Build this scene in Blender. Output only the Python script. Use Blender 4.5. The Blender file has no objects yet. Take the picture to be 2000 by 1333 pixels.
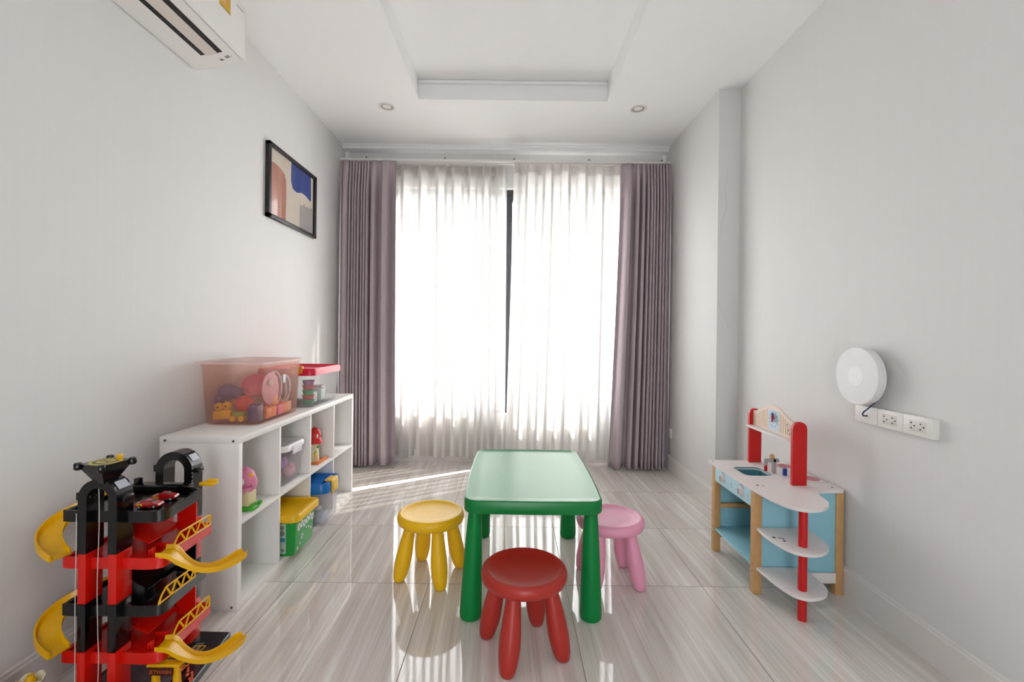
import bpy, bmesh, math, random
from mathutils import Vector, Matrix
R = math.radians
random.seed(7)
SC = bpy.context.scene
COL = SC.collection

# ------------------------------------------------------------------ camera, world, sun, exposure
cd = bpy.data.cameras.new('camera'); cam = bpy.data.objects.new('camera', cd); COL.objects.link(cam)
cd.sensor_width = 36.0; cd.lens = 16.11; cd.shift_x = 0.001; cd.shift_y = -0.00725
cd.clip_start = 0.02; cd.clip_end = 200
cam.matrix_world = Matrix.Translation((0, 0, 1.145)) @ Matrix.Rotation(R(90), 4, 'X') @ Matrix.Rotation(R(0.65), 4, 'Z')
SC.camera = cam

SC.view_settings.view_transform = 'Standard'
SC.view_settings.look = 'None'
SC.view_settings.gamma = 1
SC.view_settings.use_curve_mapping = False
SC.view_settings.exposure = 0.05

w = bpy.data.worlds.new('sky'); SC.world = w; w.use_nodes = True
bg = w.node_tree.nodes['Background']
bg.inputs[0].default_value = (0.93, 0.96, 1.0, 1); bg.inputs[1].default_value = 7.4

sl = bpy.data.lights.new('sun', 'SUN'); sun = bpy.data.objects.new('sun', sl); COL.objects.link(sun)
sl.energy = 14.0; sl.angle = R(0.6); sl.color = (1.0, 0.95, 0.88)
_el = R(42); _sd = Vector((-0.853 * math.cos(_el), -0.522 * math.cos(_el), -math.sin(_el)))
sun.rotation_euler = _sd.to_track_quat('-Z', 'Y').to_euler()

def portal(name, loc, rot, sx, sy):
    l = bpy.data.lights.new(name, 'AREA'); l.shape = 'RECTANGLE'; l.size = sx; l.size_y = sy
    l.cycles.is_portal = True
    o = bpy.data.objects.new(name, l); COL.objects.link(o); o.location = loc; o.rotation_euler = rot
portal('window_portal', (0.0, 4.20, 1.45), (R(-90), 0, 0), 2.5, 2.1)
portal('opening_portal', (0.05, -1.5, 1.025), (R(90), 0, 0), 0.7, 2.05)

# ------------------------------------------------------------------ room numbers
XL, XR, XP = -1.483, 1.497, 1.355      # left wall, right wall, wall of the boxed-out corner
YP, YB, YF = 3.02, 4.08, -1.5          # pillar face, window wall, wall behind the camera
ZC = 2.775

# ------------------------------------------------------------------ materials
def lin(c):
    c = c / 255.0
    return c / 12.92 if c <= 0.04045 else ((c + 0.055) / 1.055) ** 2.4
def rgb(h):
    if isinstance(h, str):
        return (lin(int(h[0:2], 16)), lin(int(h[2:4], 16)), lin(int(h[4:6], 16)), 1)
    return tuple(h) + (1,) if len(h) == 3 else h
MATS = {}
def mat(name, col, rough=0.5, spec=0.5, metal=0.0, coat=0.0, sss=0.0, var=0.03, scale=12.0, bump=0.0, bscale=200.0, ior=1.5):
    if name in MATS: return MATS[name]
    m = bpy.data.materials.new(name); m.use_nodes = True; nt = m.node_tree; N = nt.nodes; L = nt.links
    p = N['Principled BSDF']; c = rgb(col)
    tc = N.new('ShaderNodeTexCoord')
    nz = N.new('ShaderNodeTexNoise'); nz.inputs['Scale'].default_value = scale; nz.inputs['Detail'].default_value = 3
    L.new(tc.outputs['Object'], nz.inputs['Vector'])
    mx = N.new('ShaderNodeMix'); mx.data_type = 'RGBA'
    mx.inputs['A'].default_value = tuple(max(0, x * (1 - var)) for x in c[:3]) + (1,)
    mx.inputs['B'].default_value = tuple(min(1, x * (1 + var)) for x in c[:3]) + (1,)
    L.new(nz.outputs['Fac'], mx.inputs['Factor']); L.new(mx.outputs['Result'], p.inputs['Base Color'])
    p.inputs['Roughness'].default_value = rough; p.inputs['Specular IOR Level'].default_value = spec
    p.inputs['Metallic'].default_value = metal; p.inputs['Coat Weight'].default_value = coat; p.inputs['IOR'].default_value = ior
    if sss:
        p.inputs['Subsurface Weight'].default_value = sss; p.inputs['Subsurface Radius'].default_value = (0.01, 0.01, 0.01)
    if bump:
        n2 = N.new('ShaderNodeTexNoise'); n2.inputs['Scale'].default_value = bscale
        L.new(tc.outputs['Object'], n2.inputs['Vector'])
        b = N.new('ShaderNodeBump'); b.inputs['Strength'].default_value = bump; b.inputs['Distance'].default_value = 0.002
        L.new(n2.outputs['Fac'], b.inputs['Height']); L.new(b.outputs['Normal'], p.inputs['Normal'])
    MATS[name] = m
    return m

def clear_plastic(name, col, opacity=0.35, tint=(1, 1, 1), rough=0.12):
    """see-through plastic: a milky body that lets a tinted share of the light straight through"""
    m = bpy.data.materials.new(name); m.use_nodes = True; nt = m.node_tree; N = nt.nodes; L = nt.links
    p = N['Principled BSDF']; out = N['Material Output']
    p.inputs['Base Color'].default_value = rgb(col); p.inputs['Roughness'].default_value = rough
    t = N.new('ShaderNodeBsdfTransparent'); t.inputs[0].default_value = tuple(tint) + (1,)
    tl = N.new('ShaderNodeBsdfTranslucent'); tl.inputs[0].default_value = rgb(col)
    m1 = N.new('ShaderNodeMixShader'); m1.inputs[0].default_value = 0.35
    L.new(p.outputs[0], m1.inputs[1]); L.new(tl.outputs[0], m1.inputs[2])
    nz = N.new('ShaderNodeTexNoise'); nz.inputs['Scale'].default_value = 9
    mr = N.new('ShaderNodeMapRange'); mr.inputs['To Min'].default_value = opacity * 0.85; mr.inputs['To Max'].default_value = opacity * 1.15
    L.new(nz.outputs['Fac'], mr.inputs['Value'])
    m2 = N.new('ShaderNodeMixShader'); L.new(mr.outputs['Result'], m2.inputs[0])
    L.new(t.outputs[0], m2.inputs[1]); L.new(m1.outputs[0], m2.inputs[2]); L.new(m2.outputs[0], out.inputs['Surface'])
    return m

def wall_material(name, col, stripe=0.5):
    m = bpy.data.materials.new(name); m.use_nodes = True; nt = m.node_tree; N = nt.nodes; L = nt.links
    p = N['Principled BSDF']; p.inputs['Roughness'].default_value = 0.55; p.inputs['Specular IOR Level'].default_value = 0.3
    tc = N.new('ShaderNodeTexCoord'); mp = N.new('ShaderNodeMapping'); mp.inputs['Scale'].default_value = (70, 70, 1.2)
    L.new(tc.outputs['Object'], mp.inputs['Vector'])
    nz = N.new('ShaderNodeTexNoise'); nz.inputs['Scale'].default_value = 1.0; nz.inputs['Detail'].default_value = 4
    L.new(mp.outputs[0], nz.inputs['Vector'])
    c = rgb(col); mx = N.new('ShaderNodeMix'); mx.data_type = 'RGBA'
    mx.inputs['A'].default_value = tuple(x * (1 - 0.05 * stripe) for x in c[:3]) + (1,)
    mx.inputs['B'].default_value = tuple(min(1, x * (1 + 0.05 * stripe)) for x in c[:3]) + (1,)
    L.new(nz.outputs['Fac'], mx.inputs['Factor']); L.new(mx.outputs['Result'], p.inputs['Base Color'])
    b = N.new('ShaderNodeBump'); b.inputs['Strength'].default_value = 0.12 * stripe; b.inputs['Distance'].default_value = 0.001
    L.new(nz.outputs['Fac'], b.inputs['Height']); L.new(b.outputs['Normal'], p.inputs['Normal'])
    return m

def floor_material():
    m = bpy.data.materials.new('polished_tile'); m.use_nodes = True; nt = m.node_tree; N = nt.nodes; L = nt.links
    p = N['Principled BSDF']; geo = N.new('ShaderNodeNewGeometry')
    sp = N.new('ShaderNodeSeparateXYZ'); L.new(geo.outputs['Position'], sp.inputs[0])
    def math_(op, a, b=None, **k):
        n = N.new('ShaderNodeMath'); n.operation = op
        for i, v in enumerate((a, b)):
            if v is None: continue
            if isinstance(v, (int, float)): n.inputs[i].default_value = v
            else: L.new(v, n.inputs[i])
        return n.outputs[0]
    S = 0.6235
    ux = math_('DIVIDE', math_('ADD', sp.outputs[0], 0.362 + 10 * S), S)
    uy = math_('DIVIDE', math_('ADD', sp.outputs[1], -2.09 + 10 * S), S)
    fx = math_('FRACT', ux); fy = math_('FRACT', uy)
    ex = math_('ABSOLUTE', math_('SUBTRACT', fx, 0.5)); ey = math_('ABSOLUTE', math_('SUBTRACT', fy, 0.5))
    edge = math_('MAXIMUM', ex, ey)
    grout = math_('GREATER_THAN', edge, 0.5 - 0.0016 / S)
    # every tile has its own run of the vein pattern
    cell = math_('ADD', math_('MULTIPLY', math_('FLOOR', ux), 7.31), math_('MULTIPLY', math_('FLOOR', uy), 3.77))
    def streak(sx, sy, det, dist, slant=0.0):
        cx = N.new('ShaderNodeCombineXYZ')
        xx = math_('ADD', sp.outputs[0], math_('MULTIPLY', sp.outputs[1], slant))
        L.new(math_('MULTIPLY', xx, sx), cx.inputs[0]); L.new(math_('MULTIPLY', sp.outputs[1], sy), cx.inputs[1]); L.new(cell, cx.inputs[2])
        n = N.new('ShaderNodeTexNoise'); n.inputs['Scale'].default_value = 1; n.inputs['Detail'].default_value = det
        n.inputs['Distortion'].default_value = dist; L.new(cx.outputs[0], n.inputs['Vector']); return n.outputs['Fac']
    a = streak(22, 0.8, 5, 0.3, 0.05); b = streak(90, 1.6, 4, 0.5, 0.03); c = streak(240, 3.0, 2, 0.2)
    tot = math_('ADD', math_('ADD', math_('MULTIPLY', a, 0.5), math_('MULTIPLY', b, 0.35)), math_('MULTIPLY', c, 0.15))
    cr = N.new('ShaderNodeValToRGB'); e = cr.color_ramp.elements
    e[0].position = 0.34; e[0].color = rgb('CFC5BB'); e[1].position = 0.62; e[1].color = rgb('F6F2ED')
    q = e.new(0.46); q.color = rgb('DDD6CE'); q = e.new(0.52); q.color = rgb('E4DED7')
    L.new(tot, cr.inputs[0])
    mx = N.new('ShaderNodeMix'); mx.data_type = 'RGBA'; L.new(grout, mx.inputs['Factor'])
    L.new(cr.outputs[0], mx.inputs['A']); mx.inputs['B'].default_value = rgb('837A70')
    L.new(mx.outputs['Result'], p.inputs['Base Color'])
    rr = N.new('ShaderNodeMapRange'); L.new(grout, rr.inputs['Value']); rr.inputs['To Min'].default_value = 0.035; rr.inputs['To Max'].default_value = 0.5
    L.new(rr.outputs['Result'], p.inputs['Roughness'])
    p.inputs['IOR'].default_value = 1.75; p.inputs['Specular IOR Level'].default_value = 0.5
    bp = N.new('ShaderNodeBump'); bp.inputs['Strength'].default_value = 0.3; bp.inputs['Distance'].default_value = 0.0006; bp.invert = True
    L.new(grout, bp.inputs['Height']); L.new(bp.outputs['Normal'], p.inputs['Normal'])
    return m

def sheer_material(name, thru, col='F4F2EF'):
    m = bpy.data.materials.new(name); m.use_nodes = True; nt = m.node_tree; N = nt.nodes; L = nt.links
    out = N['Material Output']; N.remove(N['Principled BSDF'])
    t = N.new('ShaderNodeBsdfTransparent'); tl = N.new('ShaderNodeBsdfTranslucent'); d = N.new('ShaderNodeBsdfDiffuse')
    tl.inputs[0].default_value = rgb(col); d.inputs[0].default_value = rgb(col)
    m1 = N.new('ShaderNodeMixShader')
    L.new(tl.outputs[0], m1.inputs[1]); L.new(d.outputs[0], m1.inputs[2])
    # a woven cloth closes up where it is seen at a slant
    lw = N.new('ShaderNodeLayerWeight'); lw.inputs[0].default_value = 0.5
    mr = N.new('ShaderNodeMapRange'); mr.inputs['From Min'].default_value = 0.08; mr.inputs['From Max'].default_value = 0.36; mr.inputs['To Min'].default_value = thru; mr.inputs['To Max'].default_value = 0.0
    L.new(lw.outputs['Facing'], mr.inputs['Value'])
    dr_ = N.new('ShaderNodeMapRange'); dr_.inputs['From Min'].default_value = 0.12; dr_.inputs['From Max'].default_value = 0.40; dr_.inputs['To Min'].default_value = 0.20; dr_.inputs['To Max'].default_value = 0.97
    L.new(lw.outputs['Facing'], dr_.inputs['Value']); L.new(dr_.outputs['Result'], m1.inputs[0])
    m2 = N.new('ShaderNodeMixShader'); L.new(mr.outputs['Result'], m2.inputs[0])
    L.new(m1.outputs[0], m2.inputs[1]); L.new(t.outputs[0], m2.inputs[2]); L.new(m2.outputs[0], out.inputs['Surface'])
    return m

def glass_material(name, op=0.06):
    m = bpy.data.materials.new(name); m.use_nodes = True; nt = m.node_tree; N = nt.nodes; L = nt.links
    out = N['Material Output']; N.remove(N['Principled BSDF'])
    t = N.new('ShaderNodeBsdfTransparent'); g = N.new('ShaderNodeBsdfGlossy'); g.inputs['Roughness'].default_value = 0.02
    lw = N.new('ShaderNodeLayerWeight'); lw.inputs[0].default_value = 0.5
    pw = N.new('ShaderNodeMath'); pw.operation = 'POWER'; pw.inputs[1].default_value = 4.5; L.new(lw.outputs['Facing'], pw.inputs[0])
    fr = N.new('ShaderNodeMapRange'); fr.inputs['To Min'].default_value = 0.025; fr.inputs['To Max'].default_value = 0.6; L.new(pw.outputs[0], fr.inputs['Value'])
    mx = N.new('ShaderNodeMixShader'); L.new(fr.outputs['Result'], mx.inputs[0]); L.new(t.outputs[0], mx.inputs[1]); L.new(g.outputs[0], mx.inputs[2])
    L.new(mx.outputs[0], out.inputs['Surface'])
    return m

# ------------------------------------------------------------------ mesh helpers (coordinates are the room's, in metres)
def tag(o, label=None, cat=None, group=None, kind=None):
    if label: o['label'] = label
    if cat: o['category'] = cat
    if group: o['group'] = group
    if kind: o['kind'] = kind
    return o
def thing(name, label, cat, loc, group=None, kind=None):
    o = bpy.data.objects.new(name, None); o.empty_display_size = 0.05; COL.objects.link(o); o.location = loc
    o['base'] = list(loc)
    return tag(o, label, cat, group, kind)
def base_of(o):
    while o is not None:
        if 'base' in o: return Vector(o['base'])
        o = o.parent
    return Vector((0, 0, 0))
def obj(name, bm, m, parent=None, base=None, smooth=True, solid=0.0, sub=0, angle=38, label=None):
    me = bpy.data.meshes.new(name)
    b = base_of(parent) if parent is not None else Vector(base or (0, 0, 0))
    bmesh.ops.translate(bm, verts=bm.verts, vec=-b)
    bmesh.ops.recalc_face_normals(bm, faces=bm.faces)
    bm.to_mesh(me); bm.free()
    if smooth:
        me.polygons.foreach_set('use_smooth', [True] * len(me.polygons)); me.set_sharp_from_angle(angle=R(angle))
    o = bpy.data.objects.new(name, me); COL.objects.link(o)
    for mm in (m if isinstance(m, (list, tuple)) else [m]): me.materials.append(mm)
    if parent is not None: o.parent = parent
    else:
        o.location = b; o['base'] = list(b)
    if solid:
        s = o.modifiers.new('thickness', 'SOLIDIFY'); s.thickness = solid; s.offset = 0
    if sub:
        s = o.modifiers.new('smooth', 'SUBSURF'); s.levels = s.render_levels = sub
    if label: o['label'] = label
    return o
def new(): return bmesh.new()
def copy_tree(o, parent=None):
    c = o.copy(); COL.objects.link(c)
    if parent is not None: c.parent = parent
    for ch in list(o.children): copy_tree(ch, c)
    return c

def box(bm, lo, hi, r=0.0, seg=2, M=None, mi=0):
    g = bmesh.ops.create_cube(bm, size=1.0); vs = g['verts']
    lo = Vector(lo); hi = Vector(hi); c = (lo + hi) / 2; d = hi - lo
    for v in vs: v.co = Vector((v.co.x * d.x, v.co.y * d.y, v.co.z * d.z)) + c
    fs = set(f for v in vs for f in v.link_faces)
    if r:
        es = list(set(e for v in vs for e in v.link_edges))
        res = bmesh.ops.bevel(bm, geom=es, offset=r, segments=seg, profile=0.5, affect='EDGES')
        vs = list(set(v for f in res['faces'] for v in f.verts) | set(v for v in vs if v.is_valid))
        fs = set(f for v in vs for f in v.link_faces)
    if mi:
        for f in fs: f.material_index = mi
    if M is not None: bmesh.ops.transform(bm, matrix=M, verts=vs)
    return vs
def loft(bm, loops, cap0=True, cap1=True, closed=True, mi=0):
    rows = [[bm.verts.new(p) for p in lp] for lp in loops]
    n = len(rows[0]); fs = []
    for a, b in zip(rows[:-1], rows[1:]):
        for i in range(n if closed else n - 1):
            j = (i + 1) % n
            fs.append(bm.faces.new((a[i], a[j], b[j], b[i])))
    if cap0: fs.append(bm.faces.new(rows[0][::-1]))
    if cap1: fs.append(bm.faces.new(rows[-1]))
    for f in fs: f.material_index = mi
    return [v for r_ in rows for v in r_]
def lathe(bm, prof, loc=(0, 0, 0), n=32, axis=None, cap0=True, cap1=True, mi=0):
    """prof: (radius, height) along the axis"""
    loops = [[Vector((r_ * math.cos(2 * math.pi * i / n), r_ * math.sin(2 * math.pi * i / n), z)) for i in range(n)] for r_, z in prof]
    q = Vector((0, 0, 1)).rotation_difference(Vector(axis)).to_matrix() if axis is not None else Matrix.Identity(3)
    loops = [[q @ p + Vector(loc) for p in lp] for lp in loops]
    return loft(bm, loops, cap0, cap1, True, mi)
def cyl(bm, a, b, r0, r1=None, n=16, mi=0):
    a = Vector(a); b = Vector(b); r1 = r0 if r1 is None else r1
    return lathe(bm, [(r0, 0), (r1, (b - a).length)], a, n, b - a, mi=mi)
def ball(bm, c, rad, n=16, m=10, scale=(1, 1, 1), mi=0):
    c = Vector(c); pr = []
    for k in range(m + 1):
        t = math.pi * k / m; pr.append((max(1e-4, rad * math.sin(t)), -rad * math.cos(t)))
    loops = [[Vector((r_ * math.cos(2 * math.pi * i / n) * scale[0], r_ * math.sin(2 * math.pi * i / n) * scale[1], z * scale[2])) + c for i in range(n)] for r_, z in pr]
    return loft(bm, loops, True, True, True, mi)
def tube(bm, pts, r, n=8, mi=0, closed=False):
    pts = [Vector(p) for p in pts]; loops = []; up = Vector((0.13, 0.27, 0.95)).normalized()
    for i, p in enumerate(pts):
        t = (pts[min(i + 1, len(pts) - 1)] - pts[max(i - 1, 0)]).normalized()
        a = t.cross(up)
        if a.length < 0.05: a = t.cross(Vector((1, 0, 0)))
        a.normalize(); b = t.cross(a)
        rr = r(i / (len(pts) - 1)) if callable(r) else r
        loops.append([p + rr * (a * math.cos(2 * math.pi * k / n) + b * math.sin(2 * math.pi * k / n)) for k in range(n)])
    return loft(bm, loops, True, True, True, mi)
def rrect(x0, x1, y0, y1, r, z, n=5, bulge=0.0):
    """a rounded rectangle loop in the xy plane"""
    pts = []; cx = (x0 + x1) / 2; cy = (y0 + y1) / 2; hx = (x1 - x0) / 2; hy = (y1 - y0) / 2
    for (sx, sy, a0) in ((1, 1, 0), (-1, 1, 90), (-1, -1, 180), (1, -1, 270)):
        for k in range(n + 1):
            a = R(a0 + 90 * k / n)
            px = sx * (hx - r) + r * math.cos(a); py = sy * (hy - r) + r * math.sin(a)
            pts.append([px, py])
    out = []
    m = len(pts)
    for i in range(m):           # subdivide the long sides, so that they can bow outwards
        a = pts[i]; b = pts[(i + 1) % m]
        L_ = math.hypot(b[0] - a[0], b[1] - a[1]); k = 6 if (bulge and L_ > 0.1) else 1
        for q in range(k): out.append([a[0] + (b[0] - a[0]) * q / k, a[1] + (b[1] - a[1]) * q / k])
    res = []
    for px, py in out:
        fx = 1 + (bulge / hx) * (1 - (py / hy) ** 2); fy = 1 + (bulge * 0.6 / hy) * (1 - (px / hx) ** 2)
        res.append(Vector((cx + px * fx, cy + py * fy, z)))
    return res
def prism(bm, poly, z0, z1, r=0.0, mi=0):
    """a plate cut to an outline, in the xy plane; r rounds its rims"""
    if r:
        def inset(p, d):
            n = len(p); o = []
            area = sum(p[i][0] * p[(i + 1) % n][1] - p[(i + 1) % n][0] * p[i][1] for i in range(n))
            s = 1 if area > 0 else -1
            for i in range(n):
                a = Vector(p[i - 1]); b = Vector(p[i]); c = Vector(p[(i + 1) % n])
                t = (c - a); t = t.normalized() if t.length > 0 else Vector((1, 0)); o.append((b.x - s * t.y * d, b.y + s * t.x * d))
            return o
        pi = inset(poly, r)
        lv = [(pi, z0), (poly, z0 + r), (poly, z1 - r), (pi, z1)]
    else: lv = [(poly, z0), (poly, z1)]
    return loft(bm, [[Vector((x, y, z)) for x, y in p] for p, z in lv], True, True, True, mi)
def smoothpoly(pts, n=4, keep=()):
    """closed Catmull-Rom through the points; indices in keep stay sharp"""
    out = []; m = len(pts)
    for i in range(m):
        p0, p1, p2, p3 = (Vector(pts[(i + k) % m]) for k in (-1, 0, 1, 2))
        if i in keep: p0 = p1
        if (i + 1) % m in keep: p3 = p2
        for k in range(n):
            t = k / n
            if i in keep and (i + 1) % m in keep: q = p1.lerp(p2, t)
            else: q = 0.5 * ((2 * p1) + (p2 - p0) * t + (2 * p0 - 5 * p1 + 4 * p2 - p3) * t * t + (3 * p1 - p0 - 3 * p2 + p3) * t ** 3)
            out.append((q.x, q.y))
    return out
def pane(bm, pts, nrm, th):
    """a thin sheet: outline of 3-D points given a thickness along nrm"""
    nrm = Vector(nrm) * th; a = [Vector(p) for p in pts]; b = [p + nrm for p in a]
    return loft(bm, [a, b])
def tubshell(bm, x0, x1, y0, y1, z0, z1, taper, r, t=0.003, lipw=0.006):
    """an open tub, wider at the top by taper on each side"""
    def lp(k, z, off): return rrect(x0 - k * taper - off, x1 + k * taper + off, y0 - k * taper - off, y1 + k * taper + off, r + off + k * taper * 0.3, z)
    loops = [lp(0, z0 + 0.006, -0.006), lp(0, z0, -0.003)] if False else []
    loops = [lp(0, z0, -0.008), lp(0.02, z0 + 0.004, -0.002), lp(0.06, z0 + 0.012, 0), lp(1, z1 - 0.012, 0), lp(1, z1 - 0.012, lipw), lp(1, z1, lipw), lp(1, z1, -t), lp(0.06, z0 + 0.012, -t), lp(0, z0 + 0.004, -0.01)]
    loft(bm, loops, True, True)

# ------------------------------------------------------------------ palette
M_wall = wall_material('wallpaper', 'E5E3E1', 0.35)
M_ceil = mat('ceiling_paint', 'FBFAF9', 0.8, var=0.01)
M_trim = mat('white_skirting', 'E6E2DE', 0.35, var=0.01)
M_floor = floor_material()
M_dark = mat('anthracite_aluminium', '3B3B40', 0.45, var=0.05)
M_drape = mat('mauve_curtain_cloth', 'BFB0B6', 0.85, spec=0.2, var=0.06, scale=40, bump=0.25, bscale=500)
M_sheer = sheer_material('sheer_voile', 0.34)
M_sheer2 = sheer_material('sheer_heading', 0.25, 'EDE8E6')
M_whitep = mat('white_plastic', 'EDEAE6', 0.35, var=0.01)
M_whitelam = mat('white_laminate', 'F6F3EF', 0.4, var=0.01)
M_screw = mat('steel_screw', '77736F', 0.4, metal=0.8)
M_green = mat('green_plastic', '00863E', 0.42, spec=0.3, var=0.03)
M_green2 = mat('green_plastic_top', '007F3A', 0.30, var=0.03, spec=0.42)
M_yel = mat('yellow_stool_plastic', 'FFC60A', 0.42)
M_pink = mat('pink_stool_plastic', 'F5A6C2', 0.42)
M_red = mat('red_stool_plastic', 'B4281D', 0.40, spec=0.6)
M_black = mat('black_gloss_plastic', '0C0B0C', 0.18, var=0.1)
M_tred = mat('red_toy_plastic', 'DC1408', 0.22)
M_tyel = mat('yellow_toy_plastic', 'F2B705', 0.3)
M_wood = mat('beech_wood', 'CDA06A', 0.5, var=0.12, scale=30)
M_blue = mat('pale_blue_board', '9AD2E2', 0.5)
M_bluel = mat('light_blue_panel', 'C2E4F0', 0.5)
M_kwhite = mat('white_board', 'EFE8E6', 0.4)
M_kred = mat('red_paint', 'CC0C10', 0.35)
M_grey = mat('grey_paint', 'ABA6A4', 0.5)
M_darkhole = mat('dark_hole', '120F10', 0.6)

# ------------------------------------------------------------------ the room
def struct(name, bm, m, parent=None, **k):
    o = obj(name, bm, m, parent, **k)
    if parent is None: o['kind'] = 'structure'
    return o
bm = new(); box(bm, (XL - 0.15, YF - 0.1, -0.1), (XR + 0.15, YB + 0.15, 0)); struct('floor', bm, M_floor, smooth=False)
bm = new(); box(bm, (XL - 0.15, YF, 0), (XL, YB, 3.0)); struct('wall_left', bm, M_wall, smooth=False)
bm = new(); box(bm, (XR, YF, 0), (XR + 0.15, YP + 0.05, 3.0)); struct('wall_right', bm, M_wall, smooth=False)
bm = new(); box(bm, (XP, YP, 0), (XR + 0.15, YB, 3.0), 0.004, 2); wp = struct('wall_corner', bm, M_wall)
bm = new()   # hairline cracks in the plaster of the boxed-out corner
for pts in ([(1421, 330), (1417, 370), (1421, 405), (1411, 435), (1408, 465)], [(1404, 584), (1411, 602), (1420, 620), (1426, 640)]):
    tube(bm, [(((a - 998) - 4) * 3.02 / 895, YP - 0.0003, 1.145 - ((b - 652) - 4.6) * 3.02 / 895) for a, b in pts], 0.0005, 5)
obj('crack', bm, mat('crack_grey', 'B4AEA8', 0.8), wp)
# window wall with its opening
WX0, WX1, WZ0, WZ1 = -1.20, 1.15, 0.43, 2.44
bm = new()
box(bm, (XL - 0.15, YB, 0), (WX0, YB + 0.14, 3.0)); box(bm, (WX1, YB, 0), (XR + 0.15, YB + 0.14, 3.0))
box(bm, (WX0, YB, 0), (WX1, YB + 0.14, WZ0)); box(bm, (WX0, YB, WZ1), (WX1, YB + 0.14, 3.0))
struct('wall_back', bm, M_wall, smooth=False)
# wall behind the camera with an unseen opening added to let in sky light as fill
bm = new()
box(bm, (XL - 0.15, YF - 0.12, 0), (-0.3, YF, 3.0)); box(bm, (0.4, YF - 0.12, 0), (XR + 0.15, YF, 3.0)); box(bm, (-0.3, YF - 0.12, 2.05), (0.4, YF, 3.0))
struct('wall_front', bm, M_wall, smooth=False)
# ceiling with the raised tray
TX0, TX1, TY0, TY1, TZ = -0.665, 0.655, -0.55, 3.20, 2.905
bm = new()
box(bm, (XL - 0.15, YF, ZC), (TX0, YB + 0.1, ZC + 0.22)); box(bm, (TX1, YF, ZC), (XR + 0.15, YB + 0.1, ZC + 0.22))
box(bm, (TX0, YF, ZC), (TX1, TY0, ZC + 0.22)); box(bm, (TX0, TY1, ZC), (TX1, YB + 0.1, ZC + 0.22))
box(bm, (TX0, TY0, TZ), (TX1, TY1, ZC + 0.22))
struct('ceiling', bm, M_ceil, smooth=False)
bm = new()   # small cornice inside the tray
cr = 0.022
for (lo, hi) in (((TX0, TY1 - cr, TZ - cr), (TX1, TY1, TZ)), ((TX0, TY0, TZ - cr), (TX1, TY0 + cr, TZ))):
    box(bm, lo, hi, 0.009, 3)
struct('trim_1', bm, M_ceil)
bm = new(); box(bm, (XL, 3.955, ZC - 0.014), (XP, YB, ZC), 0.003); box(bm, (XL, 3.975, ZC - 0.036), (XP, YB, ZC - 0.012), 0.004)
box(bm, (XL, 4.05, 2.3), (XL + 0.035, YB, ZC - 0.036)); box(bm, (XP - 0.035, 4.05, 2.3), (XP, YB, ZC - 0.036))
struct('trim_2', bm, M_ceil)
def skirting(name, pts):
    """pts: floor line, board stands on the left-hand side of the walk"""
    bm = new()
    for (a, b) in zip(pts[:-1], pts[1:]):
        a = Vector(a + (0,)); b = Vector(b + (0,)); t = (b - a).normalized(); n = Vector((-t.y, t.x, 0))
        prof = [(0, 0), (0.011, 0), (0.011, 0.112), (0.007, 0.118), (0.007, 0.124), (0.003, 0.13), (0, 0.13)]
        e = n * 0
        loft(bm, [[p + n * u + Vector((0, 0, z)) for u, z in prof] for p in (a, b)])
    return struct(name, bm, M_trim, angle=25)
skirting('baseboard_left', [(XL, YB), (XL, YF)])
skirting('baseboard_right', [(XR, YF), (XR, YP)])
skirting('baseboard_corner', [(XR, YP), (XP + 0.0, YP)])
skirting('baseboard_corner_side', [(XP, YP - 0.011), (XP, YB)])
skirting('baseboard_back', [(XP, YB), (XL, YB)])

# window
win = thing('window_1', None, None, (0, YB + 0.07, WZ0), kind='structure')
bm = new(); fy0, fy1 = YB + 0.05, YB + 0.12
for lo, hi in (((WX0, fy0, WZ1 - 0.10), (WX1, fy1, WZ1)), ((WX0, fy0, WZ0), (WX1, fy1, WZ0 + 0.085)), ((WX0, fy0, WZ0), (WX0 + 0.06, fy1, WZ1)), ((WX1 - 0.06, fy0, WZ0), (WX1, fy1, WZ1))):
    box(bm, lo, hi, 0.003)
for z in (WZ1 - 0.03, WZ1 - 0.055): box(bm, (WX0, fy0 - 0.004, z), (WX1, fy0 + 0.002, z + 0.004))
obj('window_frame', bm, M_dark, win)
bm = new(); box(bm, (-0.075, fy0 - 0.012, WZ0 + 0.02), (0.0, fy1, WZ1 - 0.09), 0.003); box(bm, (-0.075, fy0 - 0.018, WZ0 + 0.02), (-0.052, fy0, WZ1 - 0.09), 0.003)
obj('mullion', bm, M_dark, win)
M_glass = glass_material('window_glass')
for a, b in ((WX0 + 0.055, -0.07), (-0.005, WX1 - 0.055)):
    bm = new(); box(bm, (a, YB + 0.085, WZ0 + 0.08), (b, YB + 0.09, WZ1 - 0.095)); obj('window_pane', bm, M_glass, win, smooth=False)

# outside: ground strip, parapet and the pale house across the way
bm = new(); box(bm, (-14, YB + 0.14, -3.3), (14, 30, -3.2)); struct('ground_outside', bm, mat('pale_concrete', 'D8D6D2', 0.8))
hb = thing('building_outside', 'pale rendered house seen faintly through the sheer curtains', 'building', (0, 15, -3.2))
bm = new(); box(bm, (-9, 15, -3.2), (9, 21, 4.6)); obj('wall', bm, mat('pale_render', 'F4F3F0', 0.8), hb)
for x in (-4.6, -1.9, 1.2, 4.2):
    for z in (-0.6, 2.1):
        bm = new(); box(bm, (x, 14.93, z), (x + 1.3, 15.02, z + 1.4)); box(bm, (x - 0.06, 14.9, z - 0.08), (x + 1.36, 15.0, z), 0.01)
        obj('window', bm, mat('pale_house_window', 'C9CDD2', 0.3), hb)

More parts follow.
